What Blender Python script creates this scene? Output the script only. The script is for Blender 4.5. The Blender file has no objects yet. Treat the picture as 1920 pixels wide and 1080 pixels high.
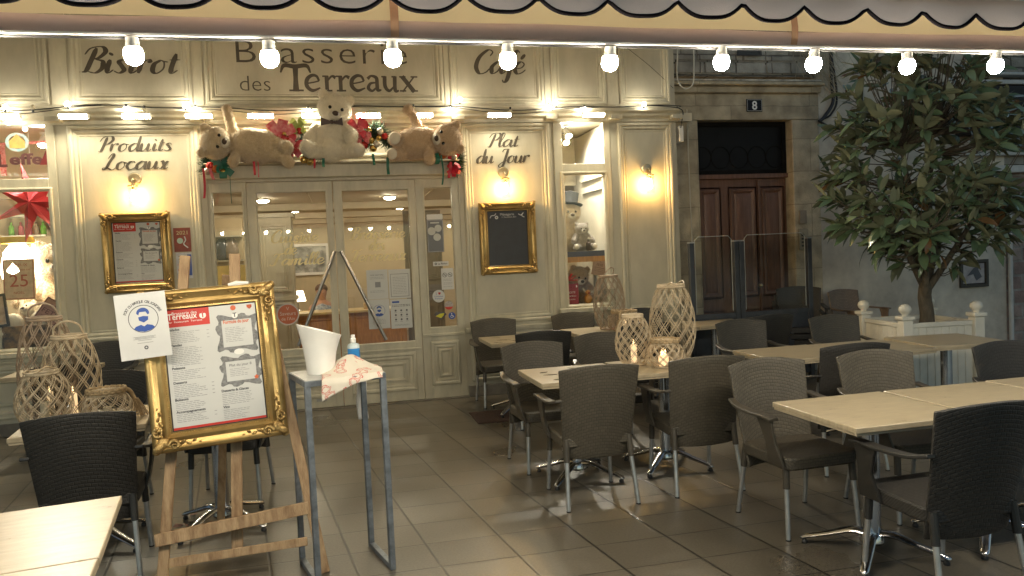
import bpy, bmesh, math, random
from mathutils import Vector, Matrix, Euler, noise
R = math.radians
sc = bpy.context.scene
COL = sc.collection

# ------------------------------------------------------------------ camera
cd = bpy.data.cameras.new('camera')
cam = bpy.data.objects.new('camera', cd)
COL.objects.link(cam)
pitch, yaw, roll = 0.04318, 0.22114, -0.04516
fw = Vector((math.sin(yaw) * math.cos(pitch), math.cos(yaw) * math.cos(pitch), -math.sin(pitch)))
rt = Vector((math.cos(yaw), -math.sin(yaw), 0))
up = rt.cross(fw)
rr = rt * math.cos(roll) + up * math.sin(roll)
uu = -rt * math.sin(roll) + up * math.cos(roll)
M = Matrix((rr, uu, -fw)).transposed().to_4x4()
M.translation = (0, 0, 1.585)
cam.matrix_world = M
cd.sensor_width = 36
cd.lens = 1405.9 / 1920 * 36
cd.clip_start = 0.05
cd.clip_end = 400
sc.camera = cam

# ------------------------------------------------------------------ light of the place: late dusk
w = bpy.data.worlds.new('World')
sc.world = w
w.use_nodes = True
nt = w.node_tree
bg = nt.nodes['Background']
sky = nt.nodes.new('ShaderNodeTexSky')
sky.sky_type = 'NISHITA'
sky.sun_disc = False
sky.sun_elevation = R(10)
sky.sun_rotation = R(12)
nt.links.new(sky.outputs[0], bg.inputs[0])
SKY = 0.085
bg.inputs[1].default_value = SKY
sd = bpy.data.lights.new('sun', 'SUN')
sd.energy = 0.02
sd.angle = R(10)
sd.color = (1, .85, .7)
sun = bpy.data.objects.new('sun', sd)
COL.objects.link(sun)
sun.rotation_euler = (R(-80), 0, R(-12))
BULB, FLOOD, SCONCE, FAIRY, SPOT = 420, 170, 300, 105, 85
sc.view_settings.view_transform = 'Standard'
sc.view_settings.look = 'None'
sc.view_settings.exposure = 0.68
sc.view_settings.gamma = 1
sc.cycles.use_denoising = True
sc.cycles.max_bounces = 8
sc.cycles.diffuse_bounces = 4
sc.cycles.glossy_bounces = 3
sc.cycles.transparent_max_bounces = 16
sc.cycles.sample_clamp_indirect = 6
sc.cycles.caustics_reflective = False
sc.cycles.caustics_refractive = False

# ------------------------------------------------------------------ materials
def nn(t, typ, **kw):
    n = t.nodes.new(typ)
    for k, v in kw.items():
        setattr(n, k, v)
    return n

def mat(name, col, rough=.5, metal=0, var=.15, vs=6, bump=0, bs=80, spec=.5, col2=None, stretch=(1, 1, 1), sheen=0, trans=0, coat=0):
    m = bpy.data.materials.new(name)
    m.use_nodes = True
    t = m.node_tree
    b = t.nodes['Principled BSDF']
    b.inputs['Roughness'].default_value = rough
    b.inputs['Metallic'].default_value = metal
    b.inputs['Specular IOR Level'].default_value = spec
    if sheen:
        b.inputs['Sheen Weight'].default_value = sheen
        b.inputs['Sheen Roughness'].default_value = .6
    if coat:
        b.inputs['Coat Weight'].default_value = coat
        b.inputs['Coat Roughness'].default_value = .15
    tc = nn(t, 'ShaderNodeTexCoord')
    mp = nn(t, 'ShaderNodeMapping')
    mp.inputs['Scale'].default_value = stretch
    t.links.new(tc.outputs['Object'], mp.inputs[0])
    no = nn(t, 'ShaderNodeTexNoise')
    no.inputs['Scale'].default_value = vs
    no.inputs['Detail'].default_value = 5
    no.inputs['Roughness'].default_value = .6
    t.links.new(mp.outputs[0], no.inputs['Vector'])
    rp = nn(t, 'ShaderNodeValToRGB')
    c2 = col2 or tuple(min(1, c * (1 + var)) for c in col)
    c1 = col if col2 else tuple(c * (1 - var) for c in col)
    rp.color_ramp.elements[0].position = .33
    rp.color_ramp.elements[1].position = .67
    rp.color_ramp.elements[0].color = (*c1, 1)
    rp.color_ramp.elements[1].color = (*c2, 1)
    t.links.new(no.outputs[0], rp.inputs[0])
    t.links.new(rp.outputs[0], b.inputs['Base Color'])
    rm = nn(t, 'ShaderNodeMapRange')
    rm.inputs[3].default_value = max(0, rough - .08)
    rm.inputs[4].default_value = min(1, rough + .1)
    t.links.new(no.outputs[0], rm.inputs[0])
    t.links.new(rm.outputs[0], b.inputs['Roughness'])
    if bump:
        n2 = nn(t, 'ShaderNodeTexNoise')
        n2.inputs['Scale'].default_value = bs
        n2.inputs['Detail'].default_value = 4
        t.links.new(mp.outputs[0], n2.inputs['Vector'])
        bp = nn(t, 'ShaderNodeBump')
        bp.inputs['Strength'].default_value = bump
        bp.inputs['Distance'].default_value = .01
        t.links.new(n2.outputs[0], bp.inputs['Height'])
        t.links.new(bp.outputs[0], b.inputs['Normal'])
    if trans:
        tr = nn(t, 'ShaderNodeBsdfTranslucent')
        t.links.new(rp.outputs[0], tr.inputs[0])
        mx = nn(t, 'ShaderNodeMixShader')
        mx.inputs[0].default_value = trans
        t.links.new(b.outputs[0], mx.inputs[1])
        t.links.new(tr.outputs[0], mx.inputs[2])
        t.links.new(mx.outputs[0], t.nodes['Material Output'].inputs[0])
    return m

def emit(name, col, s, base=(.9, .9, .85)):
    m = bpy.data.materials.new(name)
    m.use_nodes = True
    b = m.node_tree.nodes['Principled BSDF']
    b.inputs['Base Color'].default_value = (*base, 1)
    b.inputs['Emission Color'].default_value = (*col, 1)
    b.inputs['Emission Strength'].default_value = s
    return m

def glassmat(name, tint=(.95, .96, .94), refl=1.0, rough=.01):
    m = bpy.data.materials.new(name)
    m.use_nodes = True
    t = m.node_tree
    t.nodes.remove(t.nodes['Principled BSDF'])
    tr = nn(t, 'ShaderNodeBsdfTransparent')
    tr.inputs[0].default_value = (*tint, 1)
    gl = nn(t, 'ShaderNodeBsdfGlossy')
    gl.inputs['Roughness'].default_value = rough
    gl.inputs[0].default_value = (refl, refl, refl, 1)
    lw = nn(t, 'ShaderNodeLayerWeight')
    lw.inputs[0].default_value = .5
    pw_ = nn(t, 'ShaderNodeMath', operation='POWER')
    t.links.new(lw.outputs['Facing'], pw_.inputs[0])
    pw_.inputs[1].default_value = 4
    fr = nn(t, 'ShaderNodeMath', operation='MULTIPLY_ADD')
    t.links.new(pw_.outputs[0], fr.inputs[0])
    fr.inputs[1].default_value = .85
    fr.inputs[2].default_value = .085
    mx = nn(t, 'ShaderNodeMixShader')
    t.links.new(fr.outputs[0], mx.inputs[0])
    t.links.new(tr.outputs[0], mx.inputs[1])
    t.links.new(gl.outputs[0], mx.inputs[2])
    t.links.new(mx.outputs[0], t.nodes['Material Output'].inputs[0])
    return m

# ------------------------------------------------------------------ mesh builder
class MB:
    def __init__(self):
        self.v = []
        self.f = []
        self.T = None
    def add(self, vs, fs):
        o = len(self.v)
        if self.T is not None:
            vs = [self.T @ Vector(p) for p in vs]
        self.v += [tuple(p) for p in vs]
        self.f += [tuple(i + o for i in q) for q in fs]
        return self
    def box(self, x0, x1, y0, y1, z0, z1):
        vs = [(x, y, z) for z in (z0, z1) for y in (y0, y1) for x in (x0, x1)]
        return self.add(vs, [(0, 2, 3, 1), (4, 5, 7, 6), (0, 1, 5, 4), (1, 3, 7, 5), (3, 2, 6, 7), (2, 0, 4, 6)])
    def bar(self, p0, p1, w, h, upv=(0, 0, 1)):
        p0, p1 = Vector(p0), Vector(p1)
        d = (p1 - p0).normalized()
        s = d.cross(Vector(upv))
        if s.length < 1e-4:
            s = d.cross(Vector((1, 0, 0)))
        s.normalize()
        u = s.cross(d)
        vs = []
        for p in (p0, p1):
            for a, b in ((-1, -1), (1, -1), (1, 1), (-1, 1)):
                vs.append(p + s * a * w / 2 + u * b * h / 2)
        return self.add(vs, [(0, 1, 2, 3), (7, 6, 5, 4), (0, 4, 5, 1), (1, 5, 6, 2), (2, 6, 7, 3), (3, 7, 4, 0)])
    def tube(self, pts, r, n=8, closed=False, sq=1.0):
        pts = [Vector(p) for p in pts]
        k = len(pts)
        rs = r if isinstance(r, (list, tuple)) else [r] * k
        vs, fs = [], []
        nrm = None
        for i, p in enumerate(pts):
            a = pts[(i - 1) % k] if closed or i > 0 else p
            b = pts[(i + 1) % k] if closed or i < k - 1 else p
            d = (b - a)
            if d.length < 1e-9:
                d = Vector((0, 0, 1))
            d.normalize()
            if nrm is None:
                nrm = d.cross(Vector((0, 0, 1)))
                if nrm.length < .1:
                    nrm = d.cross(Vector((1, 0, 0)))
            else:
                nrm = nrm - d * nrm.dot(d)
                if nrm.length < 1e-6:
                    nrm = d.cross(Vector((0, 1, 0)))
            nrm.normalize()
            bi = d.cross(nrm)
            for j in range(n):
                t = 2 * math.pi * j / n
                vs.append(p + (nrm * math.cos(t) + bi * math.sin(t) * sq) * rs[i])
        m = k if closed else k - 1
        for i in range(m):
            for j in range(n):
                a = i * n + j
                b = i * n + (j + 1) % n
                c = ((i + 1) % k) * n + (j + 1) % n
                d2 = ((i + 1) % k) * n + j
                fs.append((a, b, c, d2))
        if not closed:
            fs.append(tuple(range(n - 1, -1, -1)))
            fs.append(tuple((k - 1) * n + j for j in range(n)))
        return self.add(vs, fs)
    def lathe(self, prof, n=20, c=(0, 0, 0), tilt=None):
        vs, fs = [], []
        for r, z in prof:
            for j in range(n):
                t = 2 * math.pi * j / n
                vs.append(Vector((r * math.cos(t), r * math.sin(t), z)))
        for i in range(len(prof) - 1):
            for j in range(n):
                fs.append((i * n + j, i * n + (j + 1) % n, (i + 1) * n + (j + 1) % n, (i + 1) * n + j))
        if prof[0][0] > 1e-6:
            fs.append(tuple(range(n - 1, -1, -1)))
        if prof[-1][0] > 1e-6:
            fs.append(tuple((len(prof) - 1) * n + j for j in range(n)))
        if tilt is not None:
            vs = [tilt @ p for p in vs]
        c = Vector(c)
        return self.add([p + c for p in vs], fs)
    def ell(self, c, r, rot=None, nu=14, nv=9):
        if not isinstance(r, (tuple, list)):
            r = (r, r, r)
        m = Euler(rot).to_matrix() if rot else Matrix.Identity(3)
        vs, fs = [], []
        c = Vector(c)
        for i in range(1, nv):
            ph = math.pi * i / nv
            for j in range(nu):
                t = 2 * math.pi * j / nu
                vs.append(c + m @ Vector((r[0] * math.sin(ph) * math.cos(t), r[1] * math.sin(ph) * math.sin(t), r[2] * math.cos(ph))))
        top = len(vs)
        vs.append(c + m @ Vector((0, 0, r[2])))
        vs.append(c + m @ Vector((0, 0, -r[2])))
        for i in range(nv - 2):
            for j in range(nu):
                fs.append((i * nu + j, (i + 1) * nu + j, (i + 1) * nu + (j + 1) % nu, i * nu + (j + 1) % nu))
        for j in range(nu):
            fs.append((top, j, (j + 1) % nu))
            fs.append((top + 1, (nv - 2) * nu + (j + 1) % nu, (nv - 2) * nu + j))
        return self.add(vs, fs)
    def prism(self, poly, y0, y1):
        # polygon in x-z, extruded along y from y0 (front) to y1
        n = len(poly)
        vs = [(x, y0, z) for x, z in poly] + [(x, y1, z) for x, z in poly]
        fs = [tuple(range(n)), tuple(range(2 * n - 1, n - 1, -1))]
        for i in range(n):
            fs.append((i, n + i, n + (i + 1) % n, (i + 1) % n))
        return self.add(vs, fs)
    def slab(self, poly, z0, z1):
        n = len(poly)
        vs = [(x, y, z0) for x, y in poly] + [(x, y, z1) for x, y in poly]
        fs = [tuple(range(n - 1, -1, -1)), tuple(range(n, 2 * n))]
        for i in range(n):
            fs.append((i, (i + 1) % n, n + (i + 1) % n, n + i))
        return self.add(vs, fs)
    def grid(self, fn, nu, nv):
        vs = [fn(i / nu, j / nv) for j in range(nv + 1) for i in range(nu + 1)]
        fs = [(j * (nu + 1) + i, j * (nu + 1) + i + 1, (j + 1) * (nu + 1) + i + 1, (j + 1) * (nu + 1) + i) for j in range(nv) for i in range(nu)]
        return self.add(vs, fs)
    def ring(self, x0, x1, z0, z1, y, prof, fill=False):
        vs, fs = [], []
        for a, b in prof:
            vs += [(x0 + a, y - b, z0 + a), (x1 - a, y - b, z0 + a), (x1 - a, y - b, z1 - a), (x0 + a, y - b, z1 - a)]
        for i in range(len(prof) - 1):
            for j in range(4):
                fs.append((i * 4 + j, i * 4 + (j + 1) % 4, (i + 1) * 4 + (j + 1) % 4, (i + 1) * 4 + j))
        if fill:
            k = (len(prof) - 1) * 4
            fs.append((k, k + 1, k + 2, k + 3))
        return self.add(vs, fs)
    def disc(self, c, r, n=24, rz=None):
        rz = rz or r
        return self.add([(c[0] + r * math.cos(2 * math.pi * j / n), c[1], c[2] + rz * math.sin(2 * math.pi * j / n)) for j in range(n)], [tuple(range(n))])
    def annulus(self, c, r0, r1, n=28, rz=1.0):
        vs = []
        for r in (r0, r1):
            vs += [(c[0] + r * math.cos(2 * math.pi * j / n), c[1], c[2] + rz * r * math.sin(2 * math.pi * j / n)) for j in range(n)]
        return self.add(vs, [(j, n + j, n + (j + 1) % n, (j + 1) % n) for j in range(n)])
    def rect(self, x0, x1, z0, z1, y):
        return self.add([(x0, y, z0), (x1, y, z0), (x1, y, z1), (x0, y, z1)], [(0, 1, 2, 3)])
    def text(self, s, size, x, y, z, align='LEFT', width=None, bold=0.0, rot=0.0, space=1.0):
        cu = bpy.data.curves.new('t', 'FONT')
        cu.body = s
        cu.size = size
        cu.resolution_u = 3
        cu.offset = bold
        cu.space_character = space
        ob = bpy.data.objects.new('t', cu)
        COL.objects.link(ob)
        dg = bpy.context.evaluated_depsgraph_get()
        me = bpy.data.meshes.new_from_object(ob.evaluated_get(dg))
        vs = [Vector(q.co) for q in me.vertices]
        fs = [tuple(p.vertices) for p in me.polygons]
        bpy.data.objects.remove(ob)
        bpy.data.curves.remove(cu)
        bpy.data.meshes.remove(me)
        if not vs:
            return self
        xs = [q.x for q in vs]
        a, b = min(xs), max(xs)
        k = (width / (b - a)) if width else 1
        off = {'LEFT': a, 'CENTER': (a + b) / 2, 'RIGHT': b}[align]
        ca, sa = math.cos(rot), math.sin(rot)
        out = []
        for q in vs:
            px, pz = (q.x - off) * k, q.y
            out.append((x + px * ca - pz * sa, y, z + px * sa + pz * ca))
        return self.add(out, fs)
    def build(self, name, material, parent=None, world=True, bevel=0, smooth=35, mods=None):
        me = bpy.data.meshes.new(name)
        vs = self.v
        if parent is not None and world:
            inv = wm(parent).inverted()
            vs = [inv @ Vector(p) for p in vs]
        me.from_pydata([tuple(p) for p in vs], [], self.f)
        me.materials.append(material)
        if smooth:
            me.polygons.foreach_set('use_smooth', [True] * len(me.polygons))
            me.set_sharp_from_angle(angle=R(smooth))
        me.update()
        o = bpy.data.objects.new(name, me)
        COL.objects.link(o)
        if parent is not None:
            o.parent = parent
        if bevel:
            bm = o.modifiers.new('bevel', 'BEVEL')
            bm.width = bevel
            bm.segments = 2
            bm.limit_method = 'ANGLE'
            bm.angle_limit = R(40)
        return o

def wm(o):
    m = o.matrix_basis.copy()
    while o.parent is not None:
        o = o.parent
        m = o.matrix_basis @ m
    return m

def tag(o, label, cat, group=None):
    o['label'] = label
    o['category'] = cat
    if group:
        o['group'] = group
    return o

def thing(name, label, cat, loc=(0, 0, 0), rot=0, group=None):
    o = bpy.data.objects.new(name, None)
    o.empty_display_size = .1
    COL.objects.link(o)
    o.location = loc
    o.rotation_euler = rot if isinstance(rot, tuple) else (0, 0, R(rot))
    return tag(o, label, cat, group)

def structure(o):
    o['kind'] = 'structure'
    return o

def dup(o, parent=None):
    c = o.copy()
    COL.objects.link(c)
    c.parent = parent
    for ch in list(o.children):
        dup(ch, c)
    return c

def place(proto, used, loc, rot, label, group=None):
    o = proto if not used else dup(proto)
    o.location = loc
    o.rotation_euler = rot if isinstance(rot, tuple) else (0, 0, R(rot))
    o['label'] = label
    if group:
        o['group'] = group
    return o

def applied(o):
    dg = bpy.context.evaluated_depsgraph_get()
    me = bpy.data.meshes.new_from_object(o.evaluated_get(dg))
    o.modifiers.clear()
    o.data = me
    return o

def fuse(o, voxel=.012, rounds=3):
    m = o.modifiers.new('r', 'REMESH')
    m.mode = 'VOXEL'
    m.voxel_size = voxel
    m.use_smooth_shade = True
    s = o.modifiers.new('s', 'SMOOTH')
    s.iterations = rounds
    s.factor = .5
    return applied(o)

def spline(pts, n=8):
    # Catmull-Rom through the points
    P = [Vector(p) for p in pts]
    if len(P) < 3:
        return [P[0].lerp(P[-1], i / n) for i in range(n + 1)]
    out = []
    Q = [P[0] * 2 - P[1]] + P + [P[-1] * 2 - P[-2]]
    for i in range(1, len(Q) - 2):
        a, b, c, d = Q[i - 1], Q[i], Q[i + 1], Q[i + 2]
        for k in range(n):
            t = k / n
            out.append(.5 * ((2 * b) + (c - a) * t + (2 * a - 5 * b + 4 * c - d) * t * t + (3 * b - a - 3 * c + d) * t ** 3))
    out.append(P[-1])
    return out

# ------------------------------------------------------------------ pen lettering (brush script drawn stroke by stroke)
G = {
 'a': (1.0, [[(.78, .82), (.5, 1.0), (.12, .55), (.22, .03), (.55, .22), (.8, .9)], [(.84, 1.0), (.78, .3), (.9, .02), (1.1, .25)]]),
 'c': (.78, [[(.7, .78), (.55, 1.0), (.25, .9), (.06, .42), (.28, 0), (.6, .1), (.82, .35)]]),
 'd': (1.0, [[(.78, .82), (.5, 1.0), (.12, .55), (.22, .03), (.55, .22), (.8, .9)], [(.9, 1.95), (.78, .3), (.9, .02), (1.1, .25)]]),
 'e': (.8, [[(.1, .42), (.5, .5), (.66, .8), (.42, 1.0), (.15, .75), (.08, .35), (.3, 0), (.6, .1), (.82, .35)]]),
 'f': (.62, [[(.85, 1.75), (.68, 1.95), (.48, 1.5), (.38, .5), (.28, -.45), (.08, -.72), (-.05, -.5)], [(.1, 1.0), (.75, 1.04)]]),
 'i': (.48, [[(.25, 1.0), (.17, .3), (.28, .02), (.5, .25)], [(.26, 1.5), (.22, 1.32)]]),
 'l': (.46, [[(.12, .4), (.5, 1.55), (.42, 1.95), (.22, 1.6), (.14, .4), (.26, .02), (.5, .25)]]),
 'm': (1.4, [[(.12, 1.0), (.05, 0)], [(.08, .5), (.35, .96), (.52, .9), (.46, 0)], [(.49, .5), (.78, .96), (.95, .88), (.88, .3), (1.0, .02), (1.22, .25), (1.4, .3)]]),
 'n': (1.0, [[(.12, 1.0), (.05, 0)], [(.08, .5), (.38, .96), (.58, .9), (.52, .3), (.64, .02), (.85, .25), (1.0, .3)]]),
 'o': (.84, [[(.45, 1.0), (.14, .7), (.1, .2), (.34, 0), (.64, .35), (.62, .85), (.42, 1.0)], [(.5, .92), (.84, .86)]]),
 'r': (.68, [[(.12, 1.0), (.05, 0)], [(.08, .5), (.3, .92), (.5, 1.0), (.58, .78)]]),
 's': (.7, [[(.62, .8), (.45, 1.0), (.24, .84), (.42, .52), (.56, .22), (.34, 0), (.04, .16)]]),
 't': (.58, [[(.36, 1.5), (.22, .35), (.32, .02), (.58, .25)], [(.05, 1.02), (.62, 1.04)]]),
 'u': (1.0, [[(.14, 1.0), (.07, .3), (.22, .01), (.46, .2), (.68, .9)], [(.72, 1.0), (.65, .3), (.77, .02), (1.0, .25)]]),
 'x': (.85, [[(.05, .85), (.22, 1.0), (.38, .5), (.52, .02), (.78, .2)], [(.78, .92), (.6, .85), (.25, .15), (.02, .06)]]),
 'B': (1.15, [[(.6, 1.85), (.42, .9), (.25, .15), (-.08, .05)], [(.05, 1.35), (.3, 1.82), (.85, 1.95), (1.08, 1.6), (.82, 1.15), (.52, 1.02)], [(.62, 1.02), (1.02, .85), (1.05, .35), (.75, .0), (.35, .1)]]),
 'C': (1.05, [[(.92, 1.45), (1.05, 1.8), (.72, 1.95), (.22, 1.35), (.1, .55), (.4, 0), (.8, .1), (1.05, .45)]]),
 'F': (1.05, [[(.66, 1.8), (.48, .8), (.28, .1), (-.1, .05), (-.12, .3)], [(.08, 1.45), (.3, 1.82), (.8, 1.8), (1.2, 1.98)], [(.3, 1.0), (.92, 1.06)]]),
 'J': (.95, [[(.2, 1.5), (.45, 1.88), (1.05, 1.88)], [(.85, 1.85), (.7, .8), (.5, -.35), (.2, -.6), (0, -.35), (.4, .1), (.95, .35)]]),
 'L': (1.1, [[(.3, 1.35), (.6, 1.95), (.74, 1.7), (.48, .9), (.28, .2), (.02, .02), (.02, .22), (.4, .2), (.8, -.02), (1.15, .3)]]),
 'P': (1.0, [[(.6, 1.82), (.42, .8), (.24, .05), (.0, .02)], [(.02, 1.25), (.3, 1.82), (.9, 1.95), (1.1, 1.5), (.8, 1.0), (.45, .95)]]),
 'T': (.95, [[(.7, 1.8), (.52, .8), (.3, .08), (0, .1)], [(.05, 1.45), (.25, 1.84), (.7, 1.76), (1.2, 1.98)]]),
 ' ': (.6, []),
}
G['\u00e9'] = (G['e'][0], G['e'][1] + [[(.62, 1.62), (.38, 1.22)]])

def pen(mb, s, x0, x1, base, y, xh, shear=.28, wmin=.07, wmax=.27, caps=1.0):
    """brush-script words on a wall facing -y, from x0 to x1, x-height xh"""
    adv = sum(G[c][0] for c in s[:-1]) + G[s[-1]][0] * .9
    kx = (x1 - x0) / adv
    cx = 0
    lay = 0
    for ch in s:
        a, strokes = G[ch]
        for st in strokes:
            P = spline([(cx + px, pz, 0) for px, pz in st], 7)
            P = [Vector(((p.x + shear * p.y * .6) * kx, p.y * xh, 0)) for p in P]
            L, Rr = [], []
            n = len(P)
            for i, p in enumerate(P):
                d = P[min(i + 1, n - 1)] - P[max(i - 1, 0)]
                if d.length < 1e-9:
                    d = Vector((1, 0, 0))
                d.normalize()
                down = abs(d.y) if d.y < 0 else abs(d.y) * .25
                end = min(1, min(i, n - 1 - i) / 3 + .45)
                wd = (wmin + (wmax - wmin) * down ** 1.3) * xh * end * .5
                q = Vector((-d.y, d.x, 0))
                L.append(p + q * wd)
                Rr.append(p - q * wd)
            yy = y - .0002 * lay
            lay += 1
            vs = [(x0 + p.x, yy, base + p.y) for p in L] + [(x0 + p.x, yy, base + p.y) for p in Rr]
            mb.add(vs, [(n + i, n + i + 1, i + 1, i) for i in range(n - 1)])
        cx += a
    return mb
# ------------------------------------------------------------------ shared materials
m_paint = mat('aged_cream_paint', (.48, .44, .335), .42, var=.14, vs=3, bump=.15, bs=35, stretch=(1, 1, .4))
m_paint_trim = mat('aged_cream_trim', (.51, .47, .355), .38, var=.16, vs=6, bump=.1, bs=50, stretch=(1, 1, .3))
m_letter = mat('dark_brown_lettering', (.068, .055, .04), .5, var=.3)
m_goldletter = mat('gold_leaf_lettering', (.85, .72, .38), .45, metal=0, var=.15)
m_steel = mat('brushed_steel', (.36, .34, .31), .28, metal=1, var=.1, vs=30, stretch=(1, 1, .1))
m_alu = mat('dull_aluminium', (.46, .46, .45), .38, metal=.85, var=.12, vs=14)
m_cast = mat('polished_cast_aluminium', (.6, .6, .6), .2, metal=1, var=.1, vs=10)
m_black = mat('black_plastic', (.02, .02, .02), .45, var=.2)
m_darkgap = mat('dark_gap', (.01, .01, .008), .9)
m_white = mat('white_plastic', (.75, .74, .7), .4, var=.05)
m_paper = mat('white_paper', (.56, .56, .54), .35, var=.03, vs=3)
m_ink = mat('black_ink', (.09, .09, .1), .6)
m_greyink = mat('grey_ink', (.25, .25, .26), .6)
m_red = mat('red_print', (.5, .03, .018), .4, var=.08)
m_blueink = mat('blue_print', (.03, .08, .33), .45, var=.08)
m_glass = glassmat('window_glass')
m_stone = mat('sill_stone', (.16, .14, .11), .6, var=.2, vs=9, bump=.3, bs=60)
m_gilt = mat('gilded_wood', (.38, .25, .09), .4, metal=.85, col2=(.55, .39, .16), vs=7, bump=.15, bs=60)
m_gilt_dark = mat('antique_gilding', (.22, .13, .045), .34, metal=.85, col2=(.6, .42, .17), vs=26, bump=.6, bs=140)
m_wood = mat('weathered_pine', (.2, .115, .055), .65, var=.35, vs=4, bump=.4, bs=22, stretch=(7, 7, 1.2), col2=(.42, .29, .16))
m_green = mat('green_ribbon', (.01, .13, .08), .45, var=.2)
m_redrib = mat('red_ribbon', (.5, .02, .04), .4, var=.25)
m_bluegrey = mat('dark_navy', (.03, .04, .08), .5)

PROF = [(0, 0), (0, .022), (.012, .03), (.03, .03), (.042, .016), (.06, .02), (.075, .012), (.085, .0)]
PROF_S = [(0, 0), (0, .012), (.01, .018), (.022, .018), (.032, .006), (.042, 0)]

# ------------------------------------------------------------------ ground
def floor_material():
    m = bpy.data.materials.new('wet_terrace_tiles')
    m.use_nodes = True
    t = m.node_tree
    b = t.nodes['Principled BSDF']
    tc = nn(t, 'ShaderNodeTexCoord')
    sx = nn(t, 'ShaderNodeSeparateXYZ')
    t.links.new(tc.outputs['Object'], sx.inputs[0])
    def ma(op, a, b_=None, c=None):
        n = nn(t, 'ShaderNodeMath', operation=op)
        for i, q in enumerate((a, b_, c)):
            if q is None:
                continue
            if isinstance(q, (int, float)):
                n.inputs[i].default_value = q
            else:
                t.links.new(q, n.inputs[i])
        return n.outputs[0]
    u = ma('ADD', sx.outputs[0], ma('MULTIPLY', sx.outputs[1], .14))
    u = ma('DIVIDE', ma('SUBTRACT', u, .535), .415)
    v = ma('DIVIDE', ma('SUBTRACT', sx.outputs[1], 4.135), .332)
    fu, fv = ma('FRACT', u), ma('FRACT', v)
    du = ma('MULTIPLY', ma('SUBTRACT', .5, ma('ABSOLUTE', ma('SUBTRACT', fu, .5))), .415)
    dv = ma('MULTIPLY', ma('SUBTRACT', .5, ma('ABSOLUTE', ma('SUBTRACT', fv, .5))), .332)
    d = ma('MINIMUM', ma('MULTIPLY', du, .6), dv)
    no = nn(t, 'ShaderNodeTexNoise')
    no.inputs['Scale'].default_value = 14
    t.links.new(tc.outputs['Object'], no.inputs['Vector'])
    d2 = ma('ADD', d, ma('MULTIPLY', ma('SUBTRACT', no.outputs[0], .5), .0022))
    jt = nn(t, 'ShaderNodeMapRange')
    jt.inputs[1].default_value = .0016
    jt.inputs[2].default_value = .0055
    t.links.new(d2, jt.inputs[0])
    cid = nn(t, 'ShaderNodeCombineXYZ')
    t.links.new(ma('FLOOR', u), cid.inputs[0])
    t.links.new(ma('FLOOR', v), cid.inputs[1])
    wn = nn(t, 'ShaderNodeTexWhiteNoise')
    t.links.new(cid.outputs[0], wn.inputs['Vector'])
    n2 = nn(t, 'ShaderNodeTexNoise')
    n2.inputs['Scale'].default_value = 75
    n2.inputs['Detail'].default_value = 6
    n2.inputs['Roughness'].default_value = .75
    t.links.new(tc.outputs['Object'], n2.inputs['Vector'])
    n3 = nn(t, 'ShaderNodeTexNoise')
    n3.inputs['Scale'].default_value = 1.1
    n3.inputs['Detail'].default_value = 5
    t.links.new(tc.outputs['Object'], n3.inputs['Vector'])
    val = ma('ADD', ma('ADD', .12, ma('MULTIPLY', wn.outputs[0], .3)), ma('ADD', ma('MULTIPLY', n2.outputs[0], 1.5), ma('MULTIPLY', ma('SUBTRACT', n3.outputs[0], .5), .8)))
    val = ma('MULTIPLY', val, ma('ADD', ma('MULTIPLY', jt.outputs[0], .85), .15))
    mc = nn(t, 'ShaderNodeVectorMath', operation='SCALE')
    mc.inputs[0].default_value = (.104, .09, .067)
    t.links.new(val, mc.inputs['Scale'])
    t.links.new(mc.outputs[0], b.inputs['Base Color'])
    rr_ = nn(t, 'ShaderNodeMapRange')
    rr_.inputs[1].default_value = .25
    rr_.inputs[2].default_value = .75
    rr_.inputs[3].default_value = .24
    rr_.inputs[4].default_value = .46
    t.links.new(n3.outputs[0], rr_.inputs[0])
    t.links.new(rr_.outputs[0], b.inputs['Roughness'])
    b.inputs['Specular IOR Level'].default_value = .75
    bp = nn(t, 'ShaderNodeBump')
    bp.inputs['Strength'].default_value = .35
    bp.inputs['Distance'].default_value = .004
    t.links.new(ma('ADD', ma('MULTIPLY', jt.outputs[0], 1.0), ma('MULTIPLY', n2.outputs[0], .35)), bp.inputs['Height'])
    t.links.new(bp.outputs[0], b.inputs['Normal'])
    return m

g = MB().add([(-40, -30, 0), (40, -30, 0), (40, 9.0, 0), (-40, 9.0, 0)], [(0, 1, 2, 3)])
structure(g.build('ground', floor_material()))

# ------------------------------------------------------------------ the restaurant front
Y = 8.42
fac = thing('restaurant_facade', 'cream panelled wooden restaurant front with painted shop lettering and glazed double doors', 'shopfront', (0, Y, 0))
mb = MB()
for x0, x1, z0, z1 in ((-6.5, -3.8, 0, 3.13), (-2.75, -1.34, 0, 3.13), (1.33, 2.46, 0, 3.13), (3.15, 4.0, 0, 3.13),
                       (-3.8, -2.75, 0, .82), (2.46, 3.15, 0, .92), (-6.5, 4.0, 3.13, 4.9)):
    mb.box(x0, x1, Y, Y + .16, z0, z1)
mb.build('wall', m_paint, fac)
# cornice
mb = MB()
cp = [(0, 3.10), (.03, 3.10), (.035, 3.14), (.07, 3.165), (.075, 3.19), (.115, 3.215), (.12, 3.25), (.05, 3.262), (.04, 3.28), (0, 3.285)]
vs = [(x, Y - b, z) for x in (-6.5, 4.03) for b, z in cp]
n = len(cp)
mb.add(vs, [(i, i + 1, n + i + 1, n + i) for i in range(n - 1)] + [tuple(range(n - 1, -1, -1)), tuple(range(n, 2 * n))])
# small blocks above the pilasters
for x in (-2.72, -1.38, 1.34, 2.42, 3.2, 3.97):
    mb.box(x - .07, x + .07, Y - .135, Y - .0, 3.118, 3.164)
mb.build('cornice', m_paint_trim, fac, bevel=.004)

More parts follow.
